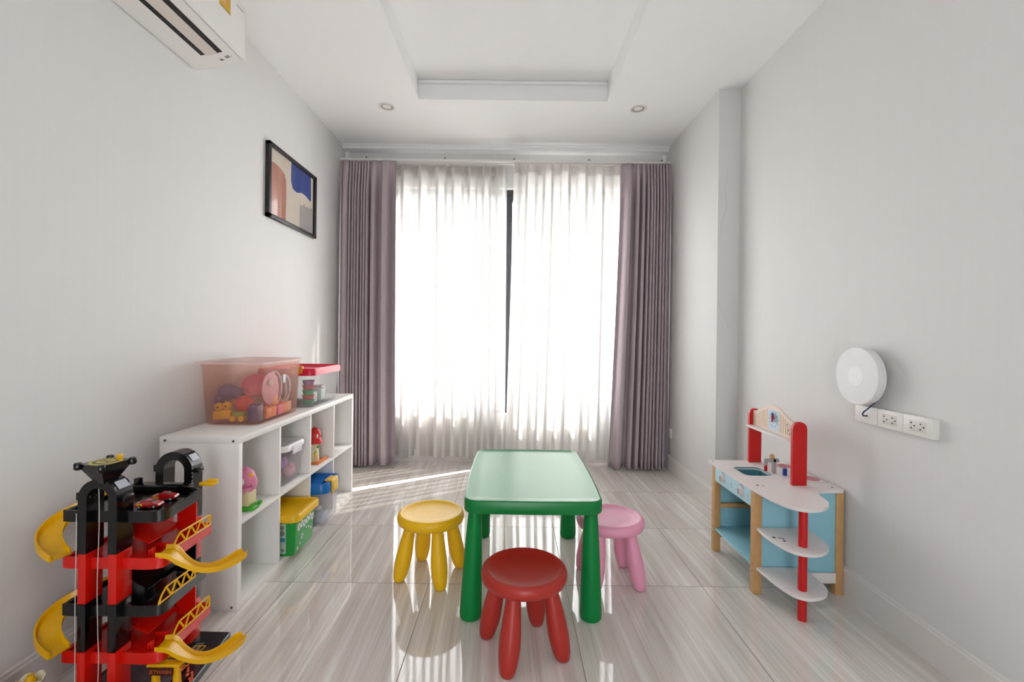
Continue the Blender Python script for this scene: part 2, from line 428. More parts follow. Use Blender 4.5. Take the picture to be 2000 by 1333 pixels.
# ------------------------------------------------------------------ curtains
def curtain(name, label, m, top, bot, yc, z0, z1, phase, amp, parent=None, nu=420, nv=26, pinch=0.1, wob=0.006, solid=0.0, group=None, seed=0, zdip=0.0, xs=0.004, cusp=2.5):
    rnd = random.Random(seed); ph = [rnd.uniform(0, 6.28) for _ in range(6)]
    bm = new(); rows = []
    for j in range(nv + 1):
        t = j / nv; z = z1 + (z0 - z1) * t
        row = []
        a = min(1.0, (t / pinch)) if pinch else 1.0
        am = amp * (0.28 + 0.72 * a ** 1.2)
        for i in range(nu + 1):
            s = i / nu
            x0 = top[0] + (bot[0] - top[0]) * t ** 1.3; x1 = top[1] + (bot[1] - top[1]) * t ** 1.3
            p = phase(s)
            x = x0 + (x1 - x0) * s + xs * math.sin(2 * p + 0.6 * math.sin(2.3 * t + ph[1]))
            y = yc + am * (2 * abs(math.cos(0.5 * p + 0.17 * math.sin(2.1 * t + ph[0]))) ** cusp - 1 + 0.16 * math.sin(1.7 * p + ph[2] + t)) + wob * math.sin(3 * t + 5 * s + ph[3])
            zz = z + (zdip * math.sin(p * 0.5 + ph[4]) * t)
            row.append(bm.verts.new((x, y, zz)))
        rows.append(row)
    for a, b in zip(rows[:-1], rows[1:]):
        for i in range(nu): bm.faces.new((a[i], a[i + 1], b[i + 1], b[i]))
    cx = (top[0] + top[1]) / 2
    if parent is None:
        o = obj(name, bm, m, None, base=(cx, yc, z0), solid=solid, angle=80)
        tag(o, label, 'curtain', group)
        return o
    return obj(name, bm, m, parent, solid=solid, angle=80)
def dens(knots):
    """phase as a function of s from (s, folds so far) knots"""
    def f(s):
        for (a, fa), (b, fb) in zip(knots[:-1], knots[1:]):
            if s <= b: 
                k = (s - a) / (b - a); return 2 * math.pi * (fa + (fb - fa) * k)
        return 2 * math.pi * knots[-1][1]
    return f
dl = curtain('blackout_curtain', 'mauve grey pleated curtain drawn back beside the shelf and left wall', M_drape, (-1.474, -0.985), (-1.474, -0.963), 3.89, 0.022, 2.60,
             dens([(0, 0), (0.16, 0.6), (0.55, 8.2), (0.78, 9.4), (1, 10.3)]), 0.042, solid=0.003, seed=2, nu=640, nv=34, zdip=0.006, xs=0.003)
dr = curtain('blackout_curtain', 'mauve grey pleated curtain drawn back against the plain right corner', M_drape, (0.93, 1.346), (0.845, 1.346), 3.89, 0.016, 2.60,
             dens([(0, 0), (0.24, 0.9), (0.5, 3.0), (0.9, 9.6), (1, 10.2)]), 0.042, solid=0.003, seed=5, nu=640, nv=34, zdip=0.006, xs=0.003)
shl = curtain('sheer_curtain', 'white sheer curtain covering the window half next to the shelf', M_sheer, (-1.30, -0.05), (-1.30, -0.04), 4.034, 0.052, 2.615,
              dens([(0, 0), (0.44, 3.7), (0.7, 5.9), (1, 9.0)]), 0.026, seed=11, nv=20, pinch=0.06, zdip=0.008, xs=0.004)
shr = curtain('sheer_curtain', 'white sheer curtain covering the window half next to the play kitchen', M_sheer, (0.012, 1.23), (-0.045, 1.23), 3.984, 0.040, 2.615,
              dens([(0, 0.5), (0.3, 3.0), (0.55, 5.1), (1, 8.6)]), 0.026, seed=19, nv=20, pinch=0.06, zdip=0.008, xs=0.004)
curtain('heading_tape', None, M_sheer2, (-1.30, -0.05), (-1.30, -0.05), 4.030, 2.525, 2.616, dens([(0, 0), (0.44, 3.7), (0.7, 5.9), (1, 9.0)]), 0.010, parent=shl, seed=11, nv=3, pinch=0)
curtain('heading_tape', None, M_sheer2, (0.012, 1.23), (0.012, 1.23), 3.978, 2.525, 2.616, dens([(0, 0.5), (0.3, 3.0), (0.55, 5.1), (1, 8.6)]), 0.010, parent=shr, seed=19, nv=3, pinch=0)
rail = thing('curtain_rail', 'white double curtain track running across above the window', 'curtain rail', (0, 3.93, 2.61))
bm = new(); box(bm, (-1.475, 3.915, 2.612), (1.345, 3.937, 2.632), 0.002); obj('front_track', bm, M_whitep, rail)
bm = new(); box(bm, (-1.475, 3.995, 2.622), (1.345, 4.014, 2.638), 0.002); obj('rear_track', bm, M_whitep, rail)
for x in (-1.25, -0.58, 0.01, 0.65, 1.27):
    bm = new(); box(bm, (x - 0.012, 3.912, 2.634), (x + 0.012, YB, 2.640)); box(bm, (x - 0.012, YB - 0.006, 2.60), (x + 0.012, YB, 2.65))
    b_ = obj('bracket', bm, M_whitep, rail)
    bm = new(); cyl(bm, (x, 3.914, 2.637), (x, 3.906, 2.637), 0.006, n=10); obj('screw', bm, M_screw, b_)

# ------------------------------------------------------------------ recessed spots
def downlight(x, y, label):
    t = thing('recessed_spotlight', label, 'ceiling light', (x, y, ZC), 'recessed spotlights in the ceiling')
    bm = new(); lathe(bm, [(0.060, 0.0), (0.060, -0.003), (0.052, -0.006), (0.046, -0.003), (0.044, 0.0)], (x, y, ZC), 32, cap0=False, cap1=False)
    obj('trim_ring', bm, M_whitep, t)
    bm = new(); lathe(bm, [(0.045, -0.002), (0.036, -0.0015), (0.030, -0.001)], (x, y, ZC), 32, cap0=False, cap1=False); obj('reflector', bm, mat('spot_reflector', 'B5ABA2', 0.45), t)
    bm = new(); lathe(bm, [(0.001, -0.004), (0.020, -0.0035), (0.031, -0.001)], (x, y - 0.004, ZC), 24, cap0=True, cap1=False); obj('lens', bm, mat('frosted_lens', 'F4F0EE', 0.3), t)
downlight(-0.915, 3.31, 'small round recessed spotlight in the ceiling on the air conditioner side')
downlight(0.897, 3.30, 'small round recessed spotlight in the ceiling on the play kitchen side')

# ------------------------------------------------------------------ air conditioner
ac = thing('air_conditioner', 'white split air conditioner mounted high on the wall above the toys', 'air conditioner', (XL, 1.70, 2.352))
AY0, AY1 = 1.255, 2.125
bm = new()
prof = [(XL + 0.006, 2.352), (-1.40, 2.360), (-1.30, 2.382), (-1.262, 2.396), (-1.262, 2.64), (XL + 0.006, 2.64)]
loft(bm, [[Vector((x, y, z)) for x, z in prof] for y in (AY0, AY0 + 0.004, AY1 - 0.004, AY1)])
obj('body', bm, M_whitep, ac, angle=20)
bm = new(); box(bm, (XL, AY0 + 0.01, 2.358), (XL + 0.006, AY1 - 0.008, 2.63)); obj('shadow_gap_plate', bm, M_grey, ac)  # inset grey plate added to give the dark shadow line along the wall
bm = new(); box(bm, (-1.262, AY0 - 0.002, 2.402), (-1.247, AY1 + 0.002, 2.638), 0.006, 3); obj('front_panel', bm, M_whitep, ac)
bm = new(); box(bm, (-1.258, AY0, 2.398), (-1.243, AY1, 2.404), 0.002); obj('panel_edge', bm, mat('white_gloss', 'F6F4F0', 0.2), ac)
def under(x): # height of the sloped underside
    for (a, za), (b, zb) in zip(prof[:3], prof[1:4]):
        if a <= x <= b: return za + (zb - za) * (x - a) / (b - a)
    return 2.396
def undersheet(bm, x0, x1, y0, y1, d, th=0.002):
    pane(bm, [(x0, y0, under(x0) - d), (x1, y0, under(x1) - d), (x1, y1, under(x1) - d), (x0, y1, under(x0) - d)], (0, 0, 1), th)
for x0, x1, ye in ((-1.388, -1.366, 2.03), (-1.318, -1.296, 2.035)):
    bm = new(); undersheet(bm, x0, x1, 1.3, ye, 0.0008); obj('air_slot', bm, M_darkhole, ac)
bm = new(); undersheet(bm, -1.366, -1.318, 1.3, 2.035, 0.004, 0.004); obj('louvre', bm, mat('cream_louvre', 'DCD2C8', 0.4), ac)
for k in range(16):
    bm = new(); undersheet(bm, -1.388, -1.366, 1.34 + 0.045 * k, 1.342 + 0.045 * k, 0.0014); obj('vane', bm, mat('dark_vane', '4A4844', 0.5), ac)
bm = new(); undersheet(bm, -1.335, -1.322, 2.075, 2.088, 0.001, 0.001); undersheet(bm, -1.306, -1.288, 2.065, 2.08, 0.001, 0.001); undersheet(bm, -1.322, -1.318, 2.082, 2.086, 0.001, 0.001); undersheet(bm, -1.284, -1.280, 2.075, 2.078, 0.001, 0.001)
obj('marking', bm, mat('grey_print', '8E8A88', 0.6), ac)
bm = new(); box(bm, (-1.2472, 1.935, 2.527), (-1.2464, 2.01, 2.61)); lb = obj('energy_label', bm, mat('yellow_sticker', 'D9A92B', 0.5), ac)
bm = new(); box(bm, (-1.2466, 1.95, 2.55), (-1.2460, 1.975, 2.58)); obj('sticker_print', bm, mat('peach_print', 'EBB09A', 0.5), lb)
bm = new(); box(bm, (-1.2466, 1.935, 2.527), (-1.2460, 2.01, 2.5305)); obj('sticker_border', bm, mat('green_border', '6B7A3A', 0.5), lb)
bm = new()
yy = 2.057
for k in range(11):
    wd = 0.0034; box(bm, (-1.2472, yy, 2.606), (-1.2465, yy + wd, 2.611)); yy += 0.0047
obj('brand_lettering', bm, mat('grey_lettering', '9A9896', 0.5), ac)

# ------------------------------------------------------------------ framed print
pf = thing('framed_picture', 'black framed abstract print hanging on the left wall', 'picture', (XL, 3.076, 1.834))
fy0, fy1, fz0, fz1 = 2.744, 3.408, 1.834, 2.289; fw = 0.022
bm = new()
for lo, hi in (((fy0, fz0), (fy1, fz0 + fw)), ((fy0, fz1 - fw), (fy1, fz1)), ((fy0, fz0), (fy0 + fw, fz1)), ((fy1 - fw, fz0), (fy1, fz1))):
    box(bm, (XL, lo[0], lo[1]), (XL + 0.028, hi[0], hi[1]), 0.0015)
obj('frame', bm, mat('black_frame', '1C1B1C', 0.4), pf)
bm = new(); box(bm, (XL, fy0 + 0.01, fz0 + 0.01), (XL + 0.010, fy1 - 0.01, fz1 - 0.01)); pp = obj('print', bm, mat('cream_paper', 'D9CDBE', 0.8), pf)
ax0, ax1, az0, az1 = fy0 + fw, fy1 - fw, fz0 + fw, fz1 - fw
def art(name, uv, m, d):
    bm = new(); pane(bm, [(XL + 0.010 + d, ax0 + (ax1 - ax0) * u, az1 - (az1 - az0) * v) for u, v in uv], (1, 0, 0), 0.0006); obj(name, bm, m, pp)
art('terracotta_shape', [(0, 0.22), (0.1, 0.2), (0.22, 0.22), (0.31, 0.27), (0.345, 0.36), (0.35, 0.55), (0.34, 1.0), (0, 1.0)], mat('terracotta_paint', 'B9806E', 0.8, var=0.08, scale=20), 0.0002)
art('blue_shape', [(0.455, 0.0), (0.93, 0.0), (0.94, 0.40), (0.92, 0.43), (0.80, 0.385), (0.70, 0.38), (0.58, 0.43), (0.49, 0.41), (0.45, 0.30)], mat('blue_paint', '24418C', 0.8, var=0.1, scale=30), 0.0004)
art('grey_shape', [(0.66, 1.0), (0.66, 0.62), (0.70, 0.58), (0.73, 0.60), (0.76, 0.53), (0.80, 0.59), (0.84, 0.55), (0.88, 0.58), (0.93, 0.53), (1.0, 0.55), (1, 1)], mat('grey_paint_art', 'A6A19E', 0.8, var=0.08, scale=30), 0.0006)
bm = new(); box(bm, (XL + 0.015, ax0 - 0.003, az0 - 0.003), (XL + 0.017, ax1 + 0.003, az1 + 0.003)); obj('glass', bm, glass_material('picture_glass'), pf, smooth=False)

# ------------------------------------------------------------------ white cube shelf
SX0, SX1, SY0, SY1, SH = -1.432, -1.107, 1.872, 3.236, 0.708
SX0 = -1.43
shf = thing('cube_shelf', 'long low white laminate cube shelf standing along the left wall', 'shelf', ((SX0 + SX1) / 2, (SY0 + SY1) / 2, 0))
bm = new(); box(bm, (SX0, SY0, SH - 0.028), (SX1, SY1, SH), 0.001); obj('top_board', bm, M_whitelam, shf)
bm = new(); box(bm, (SX0, SY0 + 0.028, 0.0), (SX1, SY1 - 0.028, 0.028), 0.001); obj('bottom_board', bm, M_whitelam, shf)
ends = []
for y0, y1 in ((SY0, SY0 + 0.028), (SY1 - 0.028, SY1)):
    bm = new(); box(bm, (SX0, y0, 0), (SX1, y1, SH - 0.028), 0.001); ends.append(obj('end_panel', bm, M_whitelam, shf))
DV = [2.212, 2.548, 2.884]
for y in DV:
    bm = new(); box(bm, (SX0, y - 0.008, 0.028), (SX1, y + 0.008, SH - 0.028), 0.0008); obj('divider', bm, M_whitelam, shf)
cy = [SY0 + 0.028] + sum([[y - 0.008, y + 0.008] for y in DV], []) + [SY1 - 0.028]
for k in range(4):
    bm = new(); box(bm, (SX0, cy[2 * k], 0.341), (SX1, cy[2 * k + 1], 0.357), 0.0008); obj('middle_shelf', bm, M_whitelam, shf)
for x in (SX0 + 0.022, SX1 - 0.022):
    for z in (0.012, SH - 0.016): bm = new(); lathe(bm, [(0.0052, 0), (0.0052, 0.0018), (0.003, 0.0022), (0.003, 0.0008), (0.0005, 0.0008)], (x, SY0, z), 14, (0, -1, 0)); obj('screw', bm, M_screw, ends[0])

# ------------------------------------------------------------------ storage boxes
def stowage(name, label, x0, x1, y0, y1, z0, z1, taper, r, m, mlid, lid, group=None, drop=0.012):
    t = thing(name, label, 'storage box', ((x0 + x1) / 2, (y0 + y1) / 2, z0), group)
    bm = new(); tubshell(bm, x0, x1, y0, y1, z0, z1, taper, r); obj('tub', bm, m, t, angle=50)
    bm = new(); lx0, lx1, ly0, ly1, h, lr = lid
    lv = [(0, z1 - drop, 0), (0, z1 - drop, 0.006), (0, z1 + h * 0.6, 0.006), (0, z1 + h, 0.0), (0, z1 + h, -0.018), (0, z1 + h * 0.45, -0.026)]
    loft(bm, [rrect(lx0 - o, lx1 + o, ly0 - o, ly1 + o, lr + max(-lr * 0.6, o), z) for _, z, o in lv[1:]], False, True)
    obj('lid', bm, mlid, t, angle=50)
    return t
M_pinkbox = clear_plastic('pinkish_clear_plastic', 'E8B8A8', 0.17, (1.0, 0.95, 0.93))
M_pinklid = clear_plastic('pinkish_milky_lid', 'F2DAD6', 0.55, (1.0, 0.95, 0.94))
TS = SH + 0.0005
b1 = stowage('storage_box', 'large pinkish see-through box full of toys on top of the shelf', -1.412, -1.157, 2.105, 2.502, TS, 0.992, 0.014, 0.03, M_pinkbox, M_pinklid, (-1.447, -1.139, 2.086, 2.518, 0.009, 0.03), drop=0.003)
bm = new(); box(bm, (-1.1455, 2.30, 0.885), (-1.1395, 2.325, 0.925), 0.004); obj('label_clip', bm, mat('pale_clip', 'D9DEE2', 0.3), b1)
M_clear = clear_plastic('clear_plastic', 'E9E6E6', 0.13, (0.98, 0.99, 0.99))
M_clear2 = clear_plastic('milky_clear_plastic', 'EDE8EA', 0.18, (0.98, 0.98, 0.99))
b2 = stowage('storage_box', 'clear box with a crimson lid behind the large pinkish box on the shelf', -1.41, -1.128, 2.60, 2.99, TS, 0.905, 0.012, 0.03, M_clear, mat('crimson_lid', 'D8123F', 0.3), (-1.43, -1.113, 2.585, 3.005, 0.028, 0.03))
bm = new(); box(bm, (-1.24, 2.572, 0.905), (-1.17, 2.60, 0.948), 0.008, 3); obj('latch', bm, mat('orange_latch', 'F29A12', 0.3), b2, label='orange latch')
b3 = stowage('storage_box', 'small clear box with a white lid in the upper row of the shelf', -1.33, -1.135, 2.30, 2.485, 0.3575, 0.548, 0.010, 0.025, M_clear2, mat('white_lid', 'EEEAEA', 0.25), (-1.35, -1.118, 2.285, 2.50, 0.016, 0.03))
bm = new(); box(bm, (-1.112, 2.345, 0.515), (-1.104, 2.44, 0.558), 0.003); obj('clip', bm, mat('white_lid', 'EEEAEA', 0.25), b3)
M_tubg = mat('green_tub_plastic', '0C9A34', 0.35)
b4 = stowage('storage_box', 'green tub with a yellow lid jutting out of the bottom row of the shelf', -1.39, -1.062, 2.262, 2.492, 0.0285, 0.215, 0.008, 0.022, M_tubg, mat('yellow_lid', 'F2BE08', 0.35), (-1.41, -1.04, 2.248, 2.512, 0.022, 0.03))
# printed stickers on the tub: bubble letters and small pictures, on the side towards the room and on the near side
def tubx(z): return -1.0615 + 0.008 * (z - 0.0285) / 0.187 + 0.0006
def tuby(z): return 2.2615 - 0.008 * (z - 0.0285) / 0.187 - 0.0006
def side_patch(bm, y, z, pts, s, th=0.0008):
    pane(bm, [(tubx(z + b * s) + 0.0004, y + a * s, z + b * s) for a, b in pts], (1, 0, 0), th)
def blob(n=14, a=1, b=1, j=0.12, seed=1):
    r_ = random.Random(seed); return [((1 + r_.uniform(-j, j)) * a * math.cos(6.283 * k / n), (1 + r_.uniform(-j, j)) * b * math.sin(6.283 * k / n)) for k in range(n)]
bm = new()
for k in range(6): side_patch(bm, 2.305 + 0.031 * k, 0.160 + 0.006 * math.sin(k * 2.1), blob(seed=k + 3, b=1.25), 0.0155)
for y, z, s in ((2.345, 0.098, 0.013), (2.42, 0.115, 0.008), (2.30, 0.055, 0.007), (2.325, 0.07, 0.006), (2.445, 0.10, 0.007), (2.39, 0.125, 0.006)): side_patch(bm, y, z, blob(seed=int(y * 999)), s)
st = obj('sticker', bm, mat('white_print', 'EFF2EC', 0.5), b4)
bm = new()
for k in range(6):
    y, z = 2.305 + 0.031 * k, 0.160 + 0.006 * math.sin(k * 2.1)
    for q in ([(-0.45, -0.7), (-0.2, -0.7), (-0.1, 0.7), (-0.35, 0.7)], [(0.2, -0.7), (0.42, -0.7), (0.35, 0.6), (0.12, 0.6)], [(-0.3, -0.1), (0.35, -0.1), (0.35, 0.12), (-0.3, 0.12)]):
        pane(bm, [(tubx(z) + 0.0016, y + a * 0.011, z + b * 0.012) for a, b in q], (1, 0, 0), 0.0005)
pane(bm, [(tubx(0.098) + 0.0016, 2.345 + a * 0.007, 0.098 + b * 0.007) for a, b in blob(seed=9)], (1, 0, 0), 0.0005)
obj('sticker_lines', bm, mat('grey_green_print', '8A9A90', 0.5), st)
bm = new(); pane(bm, [(x, tuby(z) - 0.0003, z) for x, z in ((-1.20, 0.045), (-1.098, 0.045), (-1.096, 0.195), (-1.20, 0.195))], (0, -1, 0), 0.0006)
s2 = obj('near_sticker', bm, mat('pale_print', 'BFD0C6', 0.5), b4)
bm = new()
for x, z, a in ((-1.115, 0.175, 0.011), (-1.115, 0.147, 0.013), (-1.113, 0.062, 0.008)): pane(bm, [(x + u * a, tuby(z) - 0.0011, z + v * a) for u, v in blob(seed=int(z * 1000))], (0, -1, 0), 0.0005)
obj('sticker_picture', bm, mat('brown_print', '7C8A78', 0.5), s2)
bm = new(); box(bm, (-1.19, 2.2545, 0.105), (-1.10, 2.2565, 0.125)); obj('sticker_band', bm, mat('blue_print', '3E8EB0', 0.5), s2)
M_bluelid = mat('blue_lid', '0B6FC0', 0.28)
b5 = stowage('storage_box', 'clear box with a ribbed blue lid and yellow clip, bottom row of shelf', -1.37, -1.052, 2.605, 2.80, 0.0285, 0.235, 0.010, 0.025, M_clear2, M_bluelid, (-1.385, -1.036, 2.59, 2.812, 0.042, 0.04))
bm = new()
for k in range(6): box(bm, (-1.375, 2.615 + 0.030 * k, 0.262), (-1.075, 2.627 + 0.030 * k, 0.279), 0.003)
obj('lid_rib', bm, M_bluelid, b5)
bm = new(); tube(bm, [(-1.055, 2.66, 0.284), (-1.035, 2.66, 0.282), (-1.022, 2.66, 0.262), (-1.021, 2.66, 0.225), (-1.028, 2.66, 0.205)], 0.006, 8)
box(bm, (-1.031, 2.65, 0.212), (-1.020, 2.74, 0.28), 0.005, 3); box(bm, (-1.07, 2.65, 0.275), (-1.022, 2.74, 0.287), 0.005, 3); obj('clip', bm, mat('yellow_clip', 'F0C24A', 0.35), b5, label='yellow clip')

# ------------------------------------------------------------------ what the boxes hold
def simple(name, label, cat, fn, m, base, group=None, **k):
    bm = new(); fn(bm); o = obj(name, bm, m, None, base=base, **k); tag(o, label, cat, group); return o
Zb = TS + 0.0135
G1 = 'toys inside the large pinkish box'
simple('toy_hat', 'dark blue lumpy plastic toy near the left end of the pinkish box', 'toy', lambda bm: (ball(bm, (-1.345, 2.19, Zb + 0.13), 0.05, 20, 12, (1.0, 0.8, 0.8)), ball(bm, (-1.385, 2.185, Zb + 0.095), 0.025), ball(bm, (-1.305, 2.20, Zb + 0.12), 0.03)), mat('slate_blue_toy', '4A5080', 0.4), (-1.345, 2.19, Zb), G1)
def chick(x, y, z, label, rz=0):
    t = thing('toy_chick', label, 'toy', (x, y, z), G1)
    bm = new(); box(bm, (x - 0.022, y - 0.018, z), (x + 0.022, y + 0.018, z + 0.042), 0.008, 3); obj('body', bm, M_tyel, t)
    bm = new(); ball(bm, (x, y, z + 0.06), 0.019, 18, 12); h = obj('head', bm, M_tyel, t)
    bm = new(); ball(bm, (x + 0.004, y - 0.0185, z + 0.060), 0.005, 10, 6); obj('eye', bm, M_darkhole, h)
chick(-1.318, 2.135, Zb + 0.012, 'yellow toy figure with a square body low in the pinkish box')
chick(-1.365, 2.150, Zb + 0.004, 'orange yellow toy figure tucked in the left corner of the pinkish box')
chick(-1.335, 2.245, Zb + 0.062, 'small yellow toy head lying against the dark blue toy')
simple('toy_ball', 'red plastic ball in the middle of the pinkish box', 'toy', lambda bm: ball(bm, (-1.262, 2.18, Zb + 0.072), 0.042, 24, 14), mat('red_ball', 'CF1B1B', 0.35), (-1.262, 2.18, Zb), G1)
simple('toy_bowl', 'pink plastic bowl leaning above the red ball in the pinkish box', 'toy', lambda bm: lathe(bm, [(0.004, 0), (0.04, 0.006), (0.058, 0.03), (0.062, 0.05), (0.058, 0.05), (0.052, 0.03), (0.03, 0.01)], (-1.26, 2.27, Zb + 0.13), 28, (0.3, -0.7, 0.6)), mat('pink_toy', 'D86A88', 0.4), (-1.26, 2.27, Zb), G1)
simple('toy_caterpillar', 'green toy train car with round yellow wheels at the bottom of the pinkish box', 'toy', lambda bm: (box(bm, (-1.29, 2.12, Zb + 0.016), (-1.235, 2.16, Zb + 0.045), 0.008, 3), cyl(bm, (-1.283, 2.115, Zb + 0.014), (-1.283, 2.165, Zb + 0.014), 0.013, n=20, mi=1), cyl(bm, (-1.243, 2.115, Zb + 0.014), (-1.243, 2.165, Zb + 0.014), 0.013, n=20, mi=1)), [mat('lime_toy', '8CA83A', 0.4), M_tyel], (-1.262, 2.14, Zb), G1)
simple('toy_brick', 'navy blue toy brick in the near right corner of the pinkish box', 'toy', lambda bm: (box(bm, (-1.215, 2.118, Zb), (-1.168, 2.17, Zb + 0.075), 0.004), [cyl(bm, (-1.203 + 0.024 * i, 2.131 + 0.026 * j, Zb + 0.075), (-1.203 + 0.024 * i, 2.131 + 0.026 * j, Zb + 0.082), 0.007, n=12) for i in (0, 1) for j in (0, 1)]), mat('navy_toy', '2A3274', 0.35), (-1.19, 2.14, Zb), G1)
simple('toy_plate', 'round pink and white play plate standing against the side of the pinkish box', 'toy', lambda bm: (lathe(bm, [(0.002, 0.006), (0.04, 0.006), (0.075, 0.0), (0.078, 0.006), (0.04, 0.012), (0.002, 0.012)], (-1.185, 2.255, Zb + 0.14), 40, (1, 0, 0)), ball(bm, (-1.170, 2.235, Zb + 0.17), 0.018, 14, 10, (0.4, 1, 1), 1)), [mat('rose_toy', 'D59AB4', 0.35), M_whitep], (-1.185, 2.255, Zb), G1)
for k, (y, rad, z) in enumerate(((2.33, 0.085, 0.15), (2.385, 0.075, 0.13), (2.43, 0.07, 0.14))):
    simple('toy_hoop', ['large white plastic hoop leaning beside the pink plate in the box', 'pale grey plastic hoop between two other hoops in the box', 'whitish plastic hoop nearest the crimson lidded box, inside the pinkish box'][k], 'toy',
           lambda bm: tube(bm, [(-1.20 + 0.012 * math.cos(a * 0.35), y + rad * 0.55 * math.cos(a * 0.35), Zb + z - 0.02 + rad * math.sin(a * 0.35)) for a in range(19)], 0.006, 8), mat('hoop_%d' % k, ['E6E0E4', 'BFC3CC', 'DAD4DC'][k], 0.3), (-1.20, y, Zb), G1)
for k, (x, y, z, c, l) in enumerate(((-1.19, 2.22, 0.0, 'F08A3A', 'orange toy block beside the navy brick in the pinkish box'), (-1.195, 2.275, 0.0, 'F29A50', 'pale orange toy block in the middle of the pinkish box side'), (-1.19, 2.33, 0.0, 'E8739A', 'pink toy block low on the room side of the pinkish box'), (-1.195, 2.385, 0.0, 'F08A3A', 'orange toy block below the hoops in the pinkish box'), (-1.20, 2.44, 0.0, 'F0B890', 'cream orange toy block at the window end of the pinkish box'), (-1.20, 2.30, 0.052, 'F2A860', 'amber toy block stacked on others in the pinkish box'), (-1.25, 2.36, 0.0, 'C44A4A', 'dull red toy block deep in the pinkish box'))):
    simple('toy_block', l, 'toy', lambda bm: (box(bm, (x - 0.024, y - 0.024, Zb + z), (x + 0.024, y + 0.024, Zb + z + 0.05), 0.004), cyl(bm, (x, y, Zb + z + 0.05), (x, y, Zb + z + 0.057), 0.012, n=16)), mat('block_' + c, c, 0.4), (x, y, Zb + z), G1)
G2 = 'stacked toy cups inside the crimson lidded box'
for k, (c, l) in enumerate((('2F8A4A', 'green toy cup at the bottom of the stack in the clear box'), ('C8402A', 'red toy cup resting on the bottom green cup'), ('3AA05A', 'green toy cup in the middle of the cup stack'), ('C83A3A', 'red toy cup second from the top of the cup stack'), ('A0508A', 'purple toy cup topping the stack in the clear box'))):
    simple('toy_cup', l, 'toy', lambda bm: lathe(bm, [(0.001, 0), (0.026, 0), (0.034, 0.026), (0.030, 0.026), (0.023, 0.004), (0.001, 0.004)], (-1.172, 2.66, TS + 0.014 + 0.028 * k), 24), mat('cup_' + c, c, 0.4), (-1.172, 2.66, TS + 0.014 + 0.028 * k), G2)
for k, (x, y, z, c, l) in enumerate(((-1.20, 2.75, 0, 'D6D8DC', 'pale grey toy block in the crimson lidded box'), (-1.19, 2.84, 0, 'C9D6CC', 'pale green toy block in the crimson lidded box'), (-1.22, 2.92, 0, 'E2C4CC', 'pale pink toy block in the crimson lidded box'))):
    simple('toy_block', l, 'toy', lambda bm: box(bm, (x - 0.03, y - 0.03, TS + 0.014), (x + 0.03, y + 0.03, TS + 0.075 + 0.01 * k), 0.005), mat('pblock_' + c, c, 0.4), (x, y, TS + 0.014))
Z3 = 0.3575 + 0.0135
G3 = 'soft toys inside the white lidded box'
for k, (x, y, z, r_, c, l) in enumerate(((-1.205, 2.345, 0.035, 0.035, 'E28AA8', 'pink round plush toy at the bottom of the white lidded box'), (-1.185, 2.37, 0.095, 0.033, 'B37AC0', 'lilac plush toy in the white lidded box'), (-1.175, 2.43, 0.040, 0.036, 'EBB0B8', 'pale pink plush toy at the window side of the white lidded box'), (-1.25, 2.40, 0.05, 0.040, 'E49AA6', 'salmon plush toy at the back of the white lidded box'), (-1.22, 2.37, 0.128, 0.03, 'E0707C', 'coral plush toy on top of the others in the white lidded box'))):
    simple('plush_toy', l, 'soft toy', lambda bm: (ball(bm, (x, y, Z3 + z), r_, 18, 12, (1, 1, 1)), ball(bm, (x + 0.6 * r_, y - 0.3 * r_, Z3 + z + 0.75 * r_), r_ * 0.4, 12, 8), ball(bm, (x - 0.6 * r_, y - 0.3 * r_, Z3 + z + 0.75 * r_), r_ * 0.4, 12, 8)), mat('plush_' + c, c, 0.95, spec=0.1, bump=0.6, bscale=300), (x, y, Z3), G3)
Z5 = 0.0285 + 0.0135
for x, y, c, l in ((-1.10, 2.68, 'C8D4E0', 'pale blue toy block inside the blue lidded box'), (-1.16, 2.74, 'D4CCC4', 'beige toy block inside the blue lidded box')):
    simple('toy_block', l, 'toy', lambda bm: box(bm, (x - 0.025, y - 0.04, Z5), (x + 0.025, y + 0.04, Z5 + 0.05), 0.005), mat('qblock_' + c, c, 0.4), (x, y, Z5))

# ------------------------------------------------------------------ small toys standing on the shelf boards
zt = 0.3572
bd = thing('toy_bird_castle', 'pink toy bird with a heart eye on a cream castle base in the first compartment', 'toy', (-1.175, 2.03, zt))
bm = new(); prism(bm, [(-1.175 + 0.055 * math.cos(a * 0.3927), 2.03 + 0.05 * math.sin(a * 0.3927)) for a in range(16)], zt, zt + 0.018, 0.004); box(bm, (-1.135, 1.985, zt + 0.004), (-1.110, 2.05, zt + 0.020), 0.006, 3); ball(bm, (-1.112, 2.045, zt + 0.024), 0.010); obj('grass_base', bm, mat('grass_green_toy', '3FB02A', 0.4), bd)
bm = new(); box(bm, (-1.215, 1.997, zt + 0.018), (-1.137, 2.063, zt + 0.078), 0.004)
for x in (-1.205, -1.185, -1.165, -1.147): box(bm, (x - 0.006, 1.996, zt + 0.076), (x + 0.006, 2.008, zt + 0.086), 0.002)
obj('castle', bm, mat('cream_toy', 'E2D2A4', 0.5), bd)
bm = new(); ball(bm, (-1.176, 2.03, zt + 0.132), 0.050, 28, 16, (0.98, 0.9, 1.02)); cyl(bm, (-1.176, 2.03, zt + 0.08), (-1.176, 2.03, zt + 0.10), 0.042, 0.046, n=24)
ball(bm, (-1.128, 2.03, zt + 0.115), 0.018, 14, 8, (0.5, 1, 1.6)); hd = obj('bird_body', bm, mat('bird_pink', 'E58BAE', 0.4), bd)
